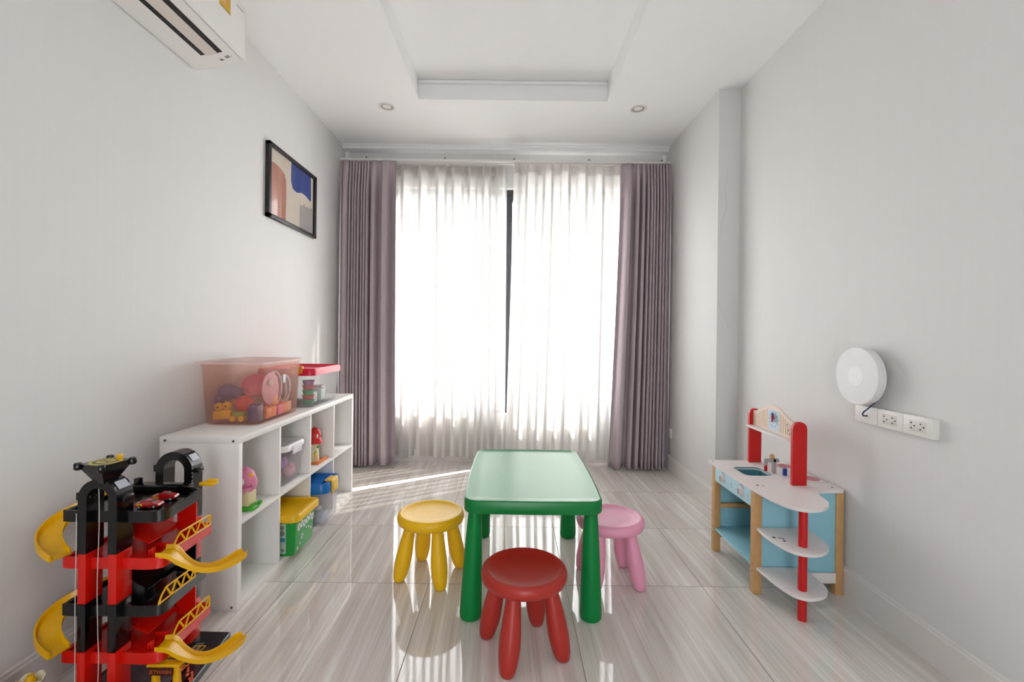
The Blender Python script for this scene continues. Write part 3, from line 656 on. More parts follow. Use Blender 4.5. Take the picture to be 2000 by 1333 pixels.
bm = new(); lathe(bm, [(0.001, 0.004), (0.015, 0.003), (0.017, 0)], (-1.166, 1.9845, zt + 0.130), 22, (0.22, -1, 0.0)); ey = obj('eye_patch', bm, M_whitep, hd)
bm = new(); hx, hy, hz = -1.165, 1.9800, zt + 0.130
pane(bm, [(hx + 0.009 * a, hy, hz + 0.009 * b) for a, b in ((0, -1), (0.9, 0), (0.95, 0.5), (0.5, 0.8), (0, 0.45), (-0.5, 0.8), (-0.95, 0.5), (-0.9, 0))], (0, -1, 0), 0.001); obj('heart', bm, mat('heart_red', 'C01020', 0.4), ey)
bm = new(); lathe(bm, [(0.009, 0), (0.006, 0.008), (0.001, 0.016)], (-1.130, 2.005, zt + 0.156), 12, (0.8, -0.6, -0.1)); obj('beak', bm, M_tyel, hd)

ho = thing('toy_house', 'small toy house with a red roof on an orange tray in the third compartment', 'toy', (-1.175, 2.76, zt))
bm = new(); box(bm, (-1.225, 2.70, zt), (-1.125, 2.84, zt + 0.010), 0.004); box(bm, (-1.133, 2.70, zt + 0.006), (-1.125, 2.84, zt + 0.02), 0.003); obj('tray', bm, mat('orange_toy', 'E0792A', 0.4), ho)
bm = new(); lathe(bm, [(0.034, 0.010), (0.032, 0.05), (0.028, 0.12), (0.001, 0.125)], (-1.18, 2.755, zt), 20); hb_ = obj('tower', bm, mat('cream_house', 'E8D9B8', 0.5), ho)
bm = new(); ball(bm, (-1.158, 2.735, zt + 0.06), 0.012, 10, 8, (0.6, 1, 1.2)); ball(bm, (-1.152, 2.75, zt + 0.095), 0.009, 10, 8); obj('bush', bm, mat('leaf_green_toy', '5A9A3A', 0.5), hb_)
bm = new(); box(bm, (-1.158, 2.72, zt + 0.03), (-1.150, 2.735, zt + 0.065), 0.003); obj('door', bm, M_tyel, hb_)
bm = new(); lathe(bm, [(0.046, 0.118), (0.044, 0.128), (0.032, 0.15), (0.036, 0.165), (0.030, 0.19), (0.010, 0.21), (0.001, 0.212)], (-1.172, 2.755, zt), 24); rf = obj('roof', bm, mat('roof_red_toy', 'CF1D18', 0.35), ho)
bm = new()
for a in (-0.75,): ball(bm, (-1.172 + 0.031 * math.cos(a), 2.755 + 0.031 * math.sin(a), zt + 0.163), 0.009, 10, 8, (0.8, 0.8, 1.5))
obj('roof_spot', bm, M_whitep, rf)

# ------------------------------------------------------------------ green children's table
TXc, TYc, TH = 0.098, 2.225, 0.48
tb = thing('childrens_table', 'green plastic children\'s table with cone shaped legs in the middle of the room', 'table', (TXc, TYc, 0))
bm = new(); hx, hy = 0.278, 0.408
lv = [(-0.028, TH - 0.040), (-0.028, TH - 0.052), (-0.002, TH - 0.052), (0.0, TH - 0.048), (0.0, TH - 0.008), (-0.002, TH - 0.003), (-0.008, TH), (-0.016, TH - 0.001), (-0.022, TH - 0.004), (-0.06, TH - 0.005)]
loft(bm, [rrect(TXc - hx - o, TXc + hx + o, TYc - hy - o, TYc + hy + o, max(0.02, 0.05 + o), z, 7, 0.012) for o, z in lv], True, True)
obj('tabletop', bm, M_green2, tb, angle=30)
for sx, sy in ((-1, -1), (1, -1), (-1, 1), (1, 1)):
    bm = new(); tx, ty = TXc + sx * 0.236 , TYc + sy * 0.355
    bx, by = TXc + sx * 0.243 - 0.006, TYc + sy * 0.372
    n = 28; loops = []
    for r_, k in ((0.030, 0.0), (0.039, 0.0), (0.043, 0.006), (0.0445, 0.022), (0.042, 0.10), (0.035, 0.28), (0.028, 0.40), (0.025, 0.432)):
        f = k / 0.432; cx = bx + (tx - bx) * f; cyy = by + (ty - by) * f
        loops.append([Vector((cx + r_ * math.cos(6.28318 * i / n), cyy + r_ * math.sin(6.28318 * i / n), k)) for i in range(n)])
    loft(bm, loops); obj('leg', bm, M_green, tb)

# ------------------------------------------------------------------ stools
def make_stool(label, m):
    t = thing('childrens_stool', label, 'stool', (0, 0, 0), 'children\'s stools around the green table')
    bm = new(); lathe(bm, [(0.001, 0.246), (0.125, 0.246), (0.142, 0.249), (0.152, 0.256), (0.1565, 0.268), (0.1565, 0.280), (0.153, 0.291), (0.145, 0.298), (0.138, 0.299), (0.132, 0.2965), (0.12, 0.291), (0.08, 0.287), (0.001, 0.285)], n=56)
    obj('seat', bm, m, t, angle=50)
    for k in range(4):
        a = R(90 * k + 0.0); top = Vector((0.098 * math.cos(a), 0.098 * math.sin(a), 0.252)); bot = Vector((0.149 * math.cos(a), 0.149 * math.sin(a), 0.0))
        bm = new(); n = 24; loops = []
        for r_, f in ((0.014, 0.0), (0.021, 0.004), (0.026, 0.03), (0.031, 0.10), (0.0355, 0.22), (0.0375, 0.34), (0.036, 0.50), (0.031, 0.72), (0.0265, 0.90), (0.025, 1.0)):
            c = bot.lerp(top, f); loops.append([Vector((c.x + r_ * math.cos(6.28318 * i / n), c.y + r_ * math.sin(6.28318 * i / n), c.z)) for i in range(n)])
        loft(bm, loops); obj('leg', bm, m, t, angle=60)
    return t
def place_stool(t, x, y, rz): t.location = (x, y, 0); t.rotation_euler = (0, 0, rz)
s1 = make_stool('red round stool in front of the short end of the green table', M_red); place_stool(s1, 0.058, 1.671, math.atan2(-0.139, -0.058))
s2_ = make_stool('yellow round stool beside the table on the shelf side', M_yel); place_stool(s2_, -0.370, 2.178, math.atan2(-0.138, 0.070))
s3 = make_stool('pink round stool beside the table on the play kitchen side', M_pink); place_stool(s3, 0.475, 2.152, math.atan2(-0.095, 0.121))

# ------------------------------------------------------------------ play kitchen
kt = thing('play_kitchen', 'wooden play kitchen in white, pale blue and red against the right wall', 'toy kitchen', (1.29, 2.27, 0))
KZ = 0.468
wt = smoothpoly([(1.083, 2.50), (1.083, 2.06), (1.090, 1.97), (1.101, 1.90), (1.126, 1.828), (1.178, 1.796), (1.245, 1.812), (1.297, 1.857), (1.318, 1.905), (1.327, 1.955), (1.340, 1.990), (1.369, 2.014), (1.41, 2.024), (1.478, 2.027), (1.490, 2.04), (1.490, 2.50)], 4, keep=(0, 1, 13, 14, 15))
snk = rrect(1.150, 1.287, 2.225, 2.372, 0.03, 0)
bm = new()   # worktop with the sink cut out of it
def ringplate(bm, outer, hole, z0, z1):
    a = [bm.verts.new((x, y, z1)) for x, y in outer]; b = [bm.verts.new((p.x, p.y, z1)) for p in hole]
    ea = [bm.edges.new((a[i], a[(i + 1) % len(a)])) for i in range(len(a))]; eb = [bm.edges.new((b[i], b[(i + 1) % len(b)])) for i in range(len(b))]
    r_ = bmesh.ops.triangle_fill(bm, use_beauty=True, edges=ea + eb)
    fs = [g for g in r_['geom'] if isinstance(g, bmesh.types.BMFace)]
    ex = bmesh.ops.extrude_face_region(bm, geom=fs); vs = [g for g in ex['geom'] if isinstance(g, bmesh.types.BMVert)]
    bmesh.ops.translate(bm, verts=vs, vec=(0, 0, z0 - z1))
ringplate(bm, wt, snk, KZ - 0.013, KZ)
wto = obj('worktop', bm, M_kwhite, kt, angle=30)
bm = new()
def lp2(o, z): return rrect(1.150 - o, 1.287 + o, 2.225 - o, 2.372 + o, 0.03 + o, z)
loft(bm, [lp2(0.0, KZ - 0.001), lp2(0.002, KZ - 0.013), lp2(-0.004, KZ - 0.05), lp2(-0.012, KZ - 0.055)], False, True)
obj('sink', bm, mat('teal_sink', '4F8F9C', 0.5), kt, solid=0.002, label='teal blue sink basin')
for k, (x, y) in enumerate(((1.105, 2.445), (1.105, 2.047), (1.467, 2.047), (1.467, 2.47))):
    bm = new(); box(bm, (x - 0.017, y - 0.017, 0), (x + 0.017, y + 0.017, KZ - 0.013), 0.002); lg = obj('leg', bm, M_wood, kt)
    if k < 2:
        bm = new()
        for z in (0.10, 0.13): lathe(bm, [(0.004, 0), (0.004, 0.001), (0.001, 0.001)], (x - 0.017, y - 0.003, z), 10, (-1, 0, 0))
        obj('screw', bm, M_screw, lg)
bm = new(); box(bm, (1.090, 2.064, 0.378), (1.100, 2.428, 0.455), 0.001); cpn = obj('control_panel', bm, M_bluel, kt)
for y, z in ((2.338, 0.418), (2.152, 0.418)):
    bm = new(); lathe(bm, [(0.024, 0), (0.024, 0.003), (0.018, 0.0045), (0.016, 0.012), (0.014, 0.014), (0.001, 0.014)], (1.090, y, z), 26, (-1, 0, 0)); kn = obj('knob', bm, mat('pale_knob', 'D6D2D0', 0.4), cpn)
    bm = new(); box(bm, (1.071, y - 0.003, z - 0.013), (1.078, y + 0.003, z + 0.013), 0.002); obj('knob_grip', bm, mat('silver_grip', 'B4B0AE', 0.4), kn)
    bm = new()
    for k in range(9):
        a0, a1 = R(60 + 9 * k), R(60 + 9 * k + 9)
        pane(bm, [(1.0897, y + r_ * math.cos(a), z + r_ * math.sin(a)) for r_, a in ((0.027, a0), (0.0295, a0), (0.0295, a1), (0.027, a1))], (-1, 0, 0), 0.0005)
    obj('dial_mark', bm, M_dark, cpn)
bm = new()
for y in (2.25, 2.09): box(bm, (1.0893, y - 0.002, 0.41), (1.0899, y + 0.002, 0.424)); box(bm, (1.0893, y - 0.004, 0.40), (1.0899, y - 0.001, 0.405))
obj('printed_mark', bm, mat('grey_blue_print', '8FA2AE', 0.5), cpn)
# side panel towards the camera, far side panel, back panel, floor board, rails
bm = new(); box(bm, (1.122, 2.036, 0.094), (1.457, 2.044, KZ - 0.013), 0.0005); obj('near_side_panel', bm, M_blue, kt)
bm = new(); box(bm, (1.122, 2.452, 0.12), (1.444, 2.460, KZ - 0.013), 0.0005); obj('far_side_panel', bm, M_blue, kt)
bm = new(); box(bm, (1.470, 2.064, 0.12), (1.477, 2.453, KZ - 0.013), 0.0005); obj('back_panel', bm, M_blue, kt)
bm = new(); box(bm, (1.092, 2.064, 0.118), (1.469, 2.452, 0.128), 0.0005); obj('floor_board', bm, M_blue, kt)
bm = new(); box(bm, (1.122, 2.428, 0.234), (1.444, 2.45, 0.256), 0.001); obj('cross_rail', bm, M_wood, kt)
bm = new(); box(bm, (1.122, 2.438, 0.074), (1.444, 2.452, 0.094), 0.001); obj('cross_rail', bm, M_wood, kt)
bm = new(); box(bm, (1.29, 2.026, 0.055), (1.449, 2.0345, 0.100), 0.001); obj('bottom_rail', bm, M_kwhite, kt)
# two side shelves cut to the curve of the worktop
mid = smoothpoly([(1.097, 2.03), (1.092, 1.96), (1.095, 1.90), (1.113, 1.826), (1.147, 1.789), (1.198, 1.781), (1.252, 1.805), (1.291, 1.846), (1.308, 1.893), (1.316, 1.949), (1.313, 2.00), (1.30, 2.032)], 4, keep=(0, 11))
low = smoothpoly([(1.097, 2.03), (1.104, 1.95), (1.110, 1.89), (1.130, 1.82), (1.175, 1.789), (1.238, 1.802), (1.283, 1.838), (1.302, 1.879), (1.306, 1.917), (1.308, 1.98), (1.300, 2.032)], 4, keep=(0, 10))
for o_, z in ((mid, 0.298), (low, 0.122)):
    bm = new(); prism(bm, o_ + [(1.125, 2.0345)], z - 0.012, z, 0.001) ; so = obj('side_shelf', bm, M_kwhite, kt, angle=30)
    if z > 0.2:
        bm = new()
        for x, y, a, c in ((1.117, 1.93, 0.007, 0), (1.142, 1.898, 0.006, 0), (1.138, 1.925, 0.0045, 0), (1.149, 1.918, 0.005, 0)):
            prism(bm, [(x + a * math.cos(q * 0.785), y + a * math.sin(q * 0.785)) for q in range(8)], z, z + 0.0006)
        obj('printed_mark', bm, mat('maroon_print', '5A2C38', 0.5), so)
bm = new(); cyl(bm, (1.19, 1.853, 0), (1.19, 1.853, KZ - 0.013), 0.0165, n=24); obj('pole', bm, M_kred, kt, label='red round corner pole')
# arched upright boards, shelf and header above the worktop
def upright(y):
    bm = new(); x0, x1, zt_ = 1.287, 1.352, 0.757; r_ = 0.0325
    pts = [(x0, KZ), (x1, KZ)] + [((x0 + x1) / 2 + r_ * math.cos(R(a)), zt_ - r_ + r_ * math.sin(R(a))) for a in range(0, 181, 15)]
    loft(bm, [[Vector((x, yy, z)) for x, z in pts] for yy in (y, y + 0.016)]); return obj('upright', bm, M_kred, kt)
upright(2.083); upright(2.462)
bm = new(); pts = []
for k in range(21):
    f = k / 20; y = 2.462 - f * (2.462 - 2.099)
    h = 0.748 + 0.055 * (0.5 - 0.5 * math.cos(2 * math.pi * min(1, max(0, f)))) ** 0.9
    pts.append((y, h))
pts2 = pts + [(2.099, 0.672), (2.462, 0.672)]
loft(bm, [[Vector((x, y, z)) for y, z in pts2] for x in (1.306, 1.316)]); hdr = obj('header_board', bm, mat('header_peach', 'F0DCCB', 0.45), kt)
bm = new()
for k in range(20):
    y = 2.455 - 0.0175 * k
    if 2.215 < y < 2.325: continue
    f = (2.462 - y) / 0.363; h = 0.738 + 0.055 * (0.5 - 0.5 * math.cos(2 * math.pi * f)) ** 0.9
    box(bm, (1.3052, y - 0.0045, 0.682), (1.3058, y, h - 0.006))
obj('printed_stripe', bm, mat('stripe_tan', 'D9B894', 0.5), hdr)
bm = new(); box(bm, (1.3050, 2.222, 0.680), (1.3058, 2.318, 0.780)); cp = obj('clock_print', bm, mat('pale_blue_print', 'CFE2EC', 0.5), hdr)
bm = new()
for k in range(12):
    a = R(30 * k); y, z = 2.27 + 0.036 * math.cos(a), 0.735 + 0.036 * math.sin(a)
    box(bm, (1.3044, y - 0.003, z - 0.003), (1.3050, y + 0.003, z + 0.003))
for y, z in ((2.15, 0.705), (2.135, 0.690), (2.16, 0.73), (2.13, 0.715)): box(bm, (1.3046, y - 0.003, z - 0.003), (1.3058, y + 0.003, z + 0.003))
obj('clock_digit', bm, mat('print_blue', '7A94B4', 0.5), cp)
bm = new(); lathe(bm, [(0.016, 0), (0.016, 0.006), (0.001, 0.006)], (1.305, 2.27, 0.748), 20, (-1, 0, 0)); obj('clock_hub', bm, M_grey, hdr)
bm = new(); box(bm, (1.292, 2.262, 0.722), (1.299, 2.268, 0.768), 0.001); obj('clock_hand', bm, mat('blue_hand', '2456B0', 0.4), hdr, label='blue clock hand')
bm = new(); box(bm, (1.288, 2.255, 0.724), (1.293, 2.262, 0.758), 0.001, M=None); obj('clock_hand', bm, M_kred, hdr, label='red clock hand')
bm = new(); box(bm, (1.266, 2.099, 0.662), (1.306, 2.462, 0.671), 0.001); obj('small_shelf', bm, M_kwhite, kt)
# tap
tp = bm = new(); box(bm, (1.302, 2.262, KZ), (1.318, 2.278, KZ + 0.072), 0.002); box(bm, (1.262, 2.262, KZ + 0.055), (1.332, 2.278, KZ + 0.072), 0.002); box(bm, (1.262, 2.262, KZ + 0.038), (1.275, 2.278, KZ + 0.06), 0.002)
tap = obj('tap', bm, M_grey, kt)
bm = new(); ball(bm, (1.30, 2.27, KZ + 0.084), 0.012, 16, 10); obj('tap_knob', bm, M_wood, tap)
bm = new(); box(bm, (1.335, 2.228, KZ), (1.352, 2.242, KZ + 0.034), 0.003); obj('tap_handle', bm, mat('blue_handle', '1050B0', 0.4), tap, label='blue tap handle')
bm = new(); box(bm, (1.284, 2.300, KZ), (1.296, 2.314, KZ + 0.036), 0.003); obj('tap_handle', bm, M_kred, tap, label='red tap handle')
for y in (2.40, 2.19):
    bm = new(); lathe(bm, [(0.001, 0.0008), (0.040, 0.0008), (0.040, 0)], (1.44, y, KZ), 36); hbn = obj('hotplate', bm, mat('hotplate_rose', 'D99AA0', 0.5), wto)
    bm = new()
    for r_ in (0.03, 0.018): lathe(bm, [(r_, 0.0008), (r_, 0.0014), (r_ - 0.003, 0.0014), (r_ - 0.003, 0.0008)], (1.44, y, KZ), 30, cap0=False, cap1=False)
    obj('hotplate_ring', bm, mat('hotplate_red', 'C0606A', 0.5), hbn)
bm = new()
for a, b in (((1.395, 2.13), (1.397, 2.46)), ((1.395, 2.13), (1.484, 2.132)), ((1.482, 2.13), (1.484, 2.46))): box(bm, (a[0], a[1], KZ), (b[0], b[1], KZ + 0.0006))
obj('printed_line', bm, mat('line_grey', '9AA09E', 0.5), wto)
bm = new()
for x, y, a in ((1.10, 2.475, 0.0055), (1.455, 2.065, 0.005), (1.128, 2.083, 0.006), (1.15, 2.075, 0.004)): prism(bm, [(x + a * math.cos(q * 0.785), y + a * math.sin(q * 0.785)) for q in range(8)], KZ, KZ + 0.0006)
obj('printed_dot', bm, mat('navy_print', '33305A', 0.5), wto)

# ------------------------------------------------------------------ round access point, cable, sockets on the right wall
ap = thing('wireless_access_point', 'round white disc shaped device fixed on the right wall above the sockets', 'wall device', (XR, 1.905, 0.985))
bm = new(); lathe(bm, [(0.05, 0.0), (0.05, 0.027), (0.108, 0.028), (0.119, 0.030), (0.1205, 0.032), (0.1205, 0.041), (0.1192, 0.0418), (0.1192, 0.0428), (0.1205, 0.0436), (0.1205, 0.058), (0.1198, 0.0605), (0.117, 0.062), (0.06, 0.0625), (0.046, 0.0625)], (XR, 1.905, 0.985), 64, (-1, 0, 0), cap1=True)
apb = obj('housing', bm, mat('satin_white_plastic', 'E9E7E6', 0.4), ap, angle=25)
bm = new(); lathe(bm, [(0.0460, 0.0624), (0.0450, 0.0600), (0.0425, 0.0600), (0.0415, 0.063), (0.02, 0.0638), (0.001, 0.0638)], (XR, 1.905, 0.985), 48, (-1, 0, 0), cap0=False); obj('centre_cap', bm, mat('satin_white_cap', 'EFEEF2', 0.3), ap, angle=25)
cb = new(); tube(cb, [(1.480, 1.842, 0.905), (1.475, 1.843, 0.890), (1.458, 1.845, 0.873), (1.448, 1.854, 0.858), (1.442, 1.867, 0.843), (1.443, 1.877, 0.831), (1.453, 1.885, 0.823), (1.4712, 1.890, 0.822)], 0.0028, 8)
tag(obj('network_cable', cb, mat('navy_cable', '1B2B5C', 0.4), base=(1.471, 1.890, 0.822)), 'short dark blue cable looping from the round device into the blank plate', 'cable')
def socket(y0, y1, label, holes, end=False):
    xf = 1.472
    t = thing('wall_socket' if holes else 'cable_outlet', label, 'socket' if holes else 'cable outlet', (XR, (y0 + y1) / 2, 0.793), 'surface mounted plates in a row')
    bm = new(); box(bm, (xf + 0.004, y0 + 0.0006, 0.791), (XR, y1 - 0.0006, 0.861), 0.001); obj('back_box', bm, M_whitep, t)
    bm = new(); box(bm, (xf, y0 + 0.0006, 0.790), (xf + 0.006, y1 - 0.0006, 0.862), 0.0025, 3); pl = obj('face_plate', bm, M_whitep, t)
    if holes:
        bm = new(); ym = (y0 + y1) / 2
        box(bm, (xf - 0.0008, ym - 0.034, 0.806), (xf + 0.001, ym + 0.034, 0.846), 0.0006); ins = obj('socket_insert', bm, mat('socket_white', 'DEDAD6', 0.4), pl)
        bm = new()
        for dy in (-0.019, 0.019):
            for a, b in ((0.006, 0.010), (0.006, -0.010), (-0.007, 0.0)):
                lathe(bm, [(0.0028, 0), (0.0028, 0.0006), (0.0005, 0.0006)], (xf - 0.0008, ym + dy + a, 0.826 + b), 10, (-1, 0, 0))
        obj('pin_hole', bm, M_darkhole, ins)
    else:
        bm = new(); lathe(bm, [(0.004, 0), (0.004, 0.0006), (0.0005, 0.0006)], (xf, 1.890, 0.822), 12, (-1, 0, 0)); obj('cable_hole', bm, M_darkhole, pl)
socket(1.838, 1.956, 'blank white plate the dark blue cable enters', False)
socket(1.717, 1.838, 'white double socket between the blank plate and the end socket', True)
socket(1.594, 1.717, 'white double socket at the camera end of the row of plates', True)
so_ = thing('wall_socket', 'small white socket low on the wall beside the right curtain', 'socket', (XP, 3.88, 0.28))
bm = new(); box(bm, (XP - 0.010, 3.83, 0.283), (XP, 3.90, 0.363), 0.003); q = obj('face_plate', bm, M_whitep, so_)
bm = new(); box(bm, (XP - 0.0112, 3.85, 0.30), (XP - 0.0098, 3.88, 0.345), 0.0005); obj('socket_insert', bm, mat('socket_white', 'DEDAD6', 0.4), q)

# ------------------------------------------------------------------ toy parking garage
gr = thing('toy_garage', 'tall black, red and yellow multi level toy garage in front of the shelf', 'toy garage', (-1.17, 1.45, 0))
bm = new()
bp_ = [(-0.970, 1.22), (-1.028, 1.70), (-1.17, 1.705), (-1.30, 1.69), (-1.322, 1.56), (-1.322, 1.40), (-1.30, 1.30), (-1.24, 1.16), (-1.04, 1.16)]
prism(bm, bp_, 0, 0.026, 0.003); bpl = obj('base_plate', bm, M_black, gr, angle=25)
bm = new(); prism(bm, [(-1.055, 1.22), (-1.082, 1.64), (-1.30, 1.62), (-1.31, 1.24)], 0.026, 0.0268); dec = obj('printed_sheet', bm, mat('grey_sheet', '5E5860', 0.5, var=0.5, scale=60), bpl)
bm = new(); prism(bm, [(-1.005, 1.22), (-1.045, 1.62), (-1.062, 1.62), (-1.035, 1.22)], 0.0262, 0.0272); obj('dark_stripe', bm, mat('maroon_sheet', '2A0A10', 0.4), bpl)
bm = new()
for k in range(6): box(bm, (-1.105 - 0.002, 1.50 + 0.024 * k, 0.0268), (-1.065 - 0.002, 1.503 + 0.024 * k, 0.0274))
for k in range(3): box(bm, (-1.105 + 0.018 * k, 1.50, 0.0268), (-1.102 + 0.018 * k, 1.62, 0.0274))
for k in range(5): box(bm, (-1.24 + 0.03 * k, 1.30 + 0.01 * (k % 2), 0.0268), (-1.222 + 0.03 * k, 1.304 + 0.01 * (k % 2), 0.0274)); box(bm, (-1.24 + 0.03 * k, 1.35, 0.0268), (-1.237 + 0.03 * k, 1.38 + 0.01 * (k % 2), 0.0274))
obj('yellow_marking', bm, M_tyel, bpl)
# car wash arch on the base
cw = new()
for x in (-1.077, -1.012): lathe(cw, [(0.010, 0), (0.012, 0.03), (0.010, 0.075), (0.012, 0.095)], (x, 1.405, 0.026), 14)
box(cw, (-1.092, 1.39, 0.118), (-1.000, 1.415, 0.128), 0.003); box(cw, (-1.092, 1.43, 0.118), (-1.000, 1.455, 0.128), 0.003); box(cw, (-1.004, 1.39, 0.118), (-0.996, 1.455, 0.126), 0.002); box(cw, (-1.096, 1.39, 0.118), (-1.088, 1.455, 0.126), 0.002)
cwo = obj('car_wash', cw, M_tyel, gr)
bm = new(); box(bm, (-1.085, 1.385, 0.098), (-1.012, 1.389, 0.119), 0.001); sgn = obj('sign_board', bm, mat('maroon_sign', '4A1410', 0.5), cwo)
fc = bpy.data.curves.new('sign_lettering', 'FONT'); fc.body = 'JETWASH'; fc.size = 0.0155; fc.extrude = 0.0004; fc.align_x = 'CENTER'; fc.align_y = 'CENTER'; fc.materials.append(mat('orange_letter', 'D06A2A', 0.5))
ft = bpy.data.objects.new('lettering_source', fc); COL.objects.link(ft); bpy.context.view_layer.update()
fm = bpy.data.meshes.new_from_object(ft.evaluated_get(bpy.context.evaluated_depsgraph_get())); bpy.data.objects.remove(ft)
fm.materials.clear(); fm.materials.append(MATS['orange_letter'])
fo = bpy.data.objects.new('sign_lettering', fm); COL.objects.link(fo); fo.parent = sgn; fo.rotation_euler = (R(90), 0, 0); fo.location = Vector((-1.0485, 1.3845, 0.1085)) - Vector((-1.17, 1.45, 0))
bm = new()
rn = random.Random(4)
for k in range(22): ball(bm, (-1.000 + 0.028 * math.sin(k * 0.15), 1.40 + rn.uniform(-0.004, 0.02), 0.118 - 0.0042 * k + rn.uniform(-0.003, 0.003)), 0.0042, 6, 4)
obj('brush', bm, mat('orange_brush', 'D4603A', 0.6), cwo)
# towers: an arch-shaped lift shaft made of coloured modules
bands = [(0.026, 0.045, 'k'), (0.045, 0.187, 'r'), (0.187, 0.329, 'k'), (0.329, 0.479, 'r')]
def tower(xc, y, w_, dp, z_arch, cw_):
    h = w_ / 2
    for z0, z1, c in bands:
        for s in (-1, 1):
            bm = new(); xa = xc + s * h; xb = xc + s * (h - cw_)
            box(bm, (min(xa, xb), y, z0), (max(xa, xb), y + dp, z1), 0.004, 2); box(bm, (min(xa, xb) + 0.001, y + 0.004, z1 - 0.004), (max(xa, xb) - 0.001, y + dp - 0.004, z1 + 0.003))
            obj('tower_column', bm, M_tred if c == 'r' else M_black, gr)
    bm = new(); z0 = 0.479; zs = z_arch - h; loops = []
    pts = [(-h, z0)] + [(h * math.cos(R(180 - a)), zs + h * math.sin(R(180 - a))) for a in range(0, 181, 12)] + [(h, z0)]
    hi = h - cw_
    inn = [(hi, z0)] + [(hi * math.cos(R(a)), zs + hi * 1.0 * math.sin(R(a))) for a in range(0, 181, 12)] + [(-hi, z0)]
    poly = pts + inn; n1 = len(pts)
    for i in range(n1 - 1):   # wall pieces between the outer and inner lines
        a, b = pts[i], pts[i + 1]; c, d = inn[n1 - 2 - i], inn[n1 - 1 - i]
        loft(bm, [[Vector((xc + p[0], yy, p[1])) for p in (a, b, c, d)] for yy in (y, y + dp)])
    bmesh.ops.remove_doubles(bm, verts=bm.verts, dist=1e-5)
    o = obj('tower_arch', bm, M_black, gr, angle=25)
    bm = new(); a = R(38); px, pz = xc + (h + 0.001) * math.cos(a), zs + (h + 0.001) * math.sin(a); t_ = Vector((-math.sin(a), 0, math.cos(a)))
    pane(bm, [Vector((px, y + dp * q, pz)) + t_ * r_ for q, r_ in ((0.2, -0.013), (0.85, -0.013), (0.85, 0.013), (0.2, 0.013))], (math.cos(a), 0, math.sin(a)), 0.0008)
    obj('arch_sticker', bm, mat('silver_sticker', 'B9BCC8', 0.3), o)
    bm = new(); box(bm, (xc - h - 0.018, y + 0.012, zs - 0.01), (xc - h + 0.004, y + dp - 0.012, zs + 0.014), 0.003); box(bm, (xc + h - 0.004, y + 0.012, zs - 0.012), (xc + h + 0.014, y + dp - 0.012, zs + 0.004), 0.003); obj('arch_lug', bm, M_black, gr)
FT = (-1.215, 1.352); tower(FT[0], FT[1], 0.116, 0.06, 0.700, 0.026)
tower(-1.172, 1.60, 0.128, 0.055, 0.718, 0.028)
# decks
def deck(z0, z1, m, far):
    bm = new(); poly = smoothpoly([(-1.334, 1.385), (-1.320, 1.372), (-1.15, 1.372), (-1.085, 1.370), (-1.042, 1.385), (-1.045, 1.44), (-1.055, far), (-1.10, far + 0.008), (-1.30, far + 0.008), (-1.318, far - 0.02), (-1.336, 1.42)], 3, keep=(5, 6))
    lo = [(x, y) for x, y in poly]
    cx, cyy = -1.18, 1.48
    inn = [(cx + (x - cx) * 0.93, cyy + (y - cyy) * 0.94) for x, y in poly]
    loops = [[Vector((x, y, z)) for x, y in p] for p, z in ((inn, z0 + 0.01), (lo, z0), (lo, z1), (inn, z1), (inn, z1 - 0.008))]
    loft(bm, loops, True, True); return obj('deck', bm, m, gr, angle=30)
H4, H3, H2, H1 = 0.600, 0.460, 0.318, 0.176
deck(H4 - 0.034, H4, M_black, 1.575); deck(H3 - 0.034, H3, M_tred, 1.625); deck(H2 - 0.034, H2, M_black, 1.60); deck(H1 - 0.034, H1, M_tred, 1.625)
# rear walls and slanted inner ramps between the decks
for z0, z1, m in ((H3, H4 - 0.03, M_tred), (H2, H3 - 0.03, M_black), (H1, H2 - 0.03, M_tred)):
    bm = new(); pane(bm, [(-1.245, 1.43, z0 - 0.005), (-1.245, 1.60, z0 - 0.005), (-1.245, 1.60, z1), (-1.245, 1.43, z1)], (1, 0, 0), 0.006)
    pane(bm, [(-1.14, 1.575, z0 - 0.005), (-1.075, 1.575, z0 - 0.005), (-1.075, 1.575, z1), (-1.14, 1.575, z1)], (0, 1, 0), 0.005)
    pane(bm, [(-1.24, 1.43, z1 - 0.04), (-1.13, 1.44, z0 + 0.01), (-1.13, 1.57, z0 + 0.01), (-1.24, 1.57, z1 - 0.04)], (0, 0, 1), 0.004)
    obj('inner_wall', bm, m, gr)
for z in (H3, H1):
    for lo, hi in (((-1.085, 1.39, z - 0.008), (-1.078, 1.40, z + 0.022)), ((-1.095, 1.392, z - 0.008), (-1.088, 1.398, z + 0.016)), ((-1.12, 1.455, z - 0.008), (-1.075, 1.463, z + 0.008))):
        bm = new(); box(bm, lo, hi, 0.002); obj('barrier', bm, M_tred, gr)
bm = new(); box(bm, (-1.285, 1.565, H4), (-1.265, 1.585, H4 + 0.035), 0.004); box(bm, (-1.30, 1.56, H4), (-1.10, 1.60, H4 + 0.014), 0.004); obj('deck_post', bm, M_black, gr)
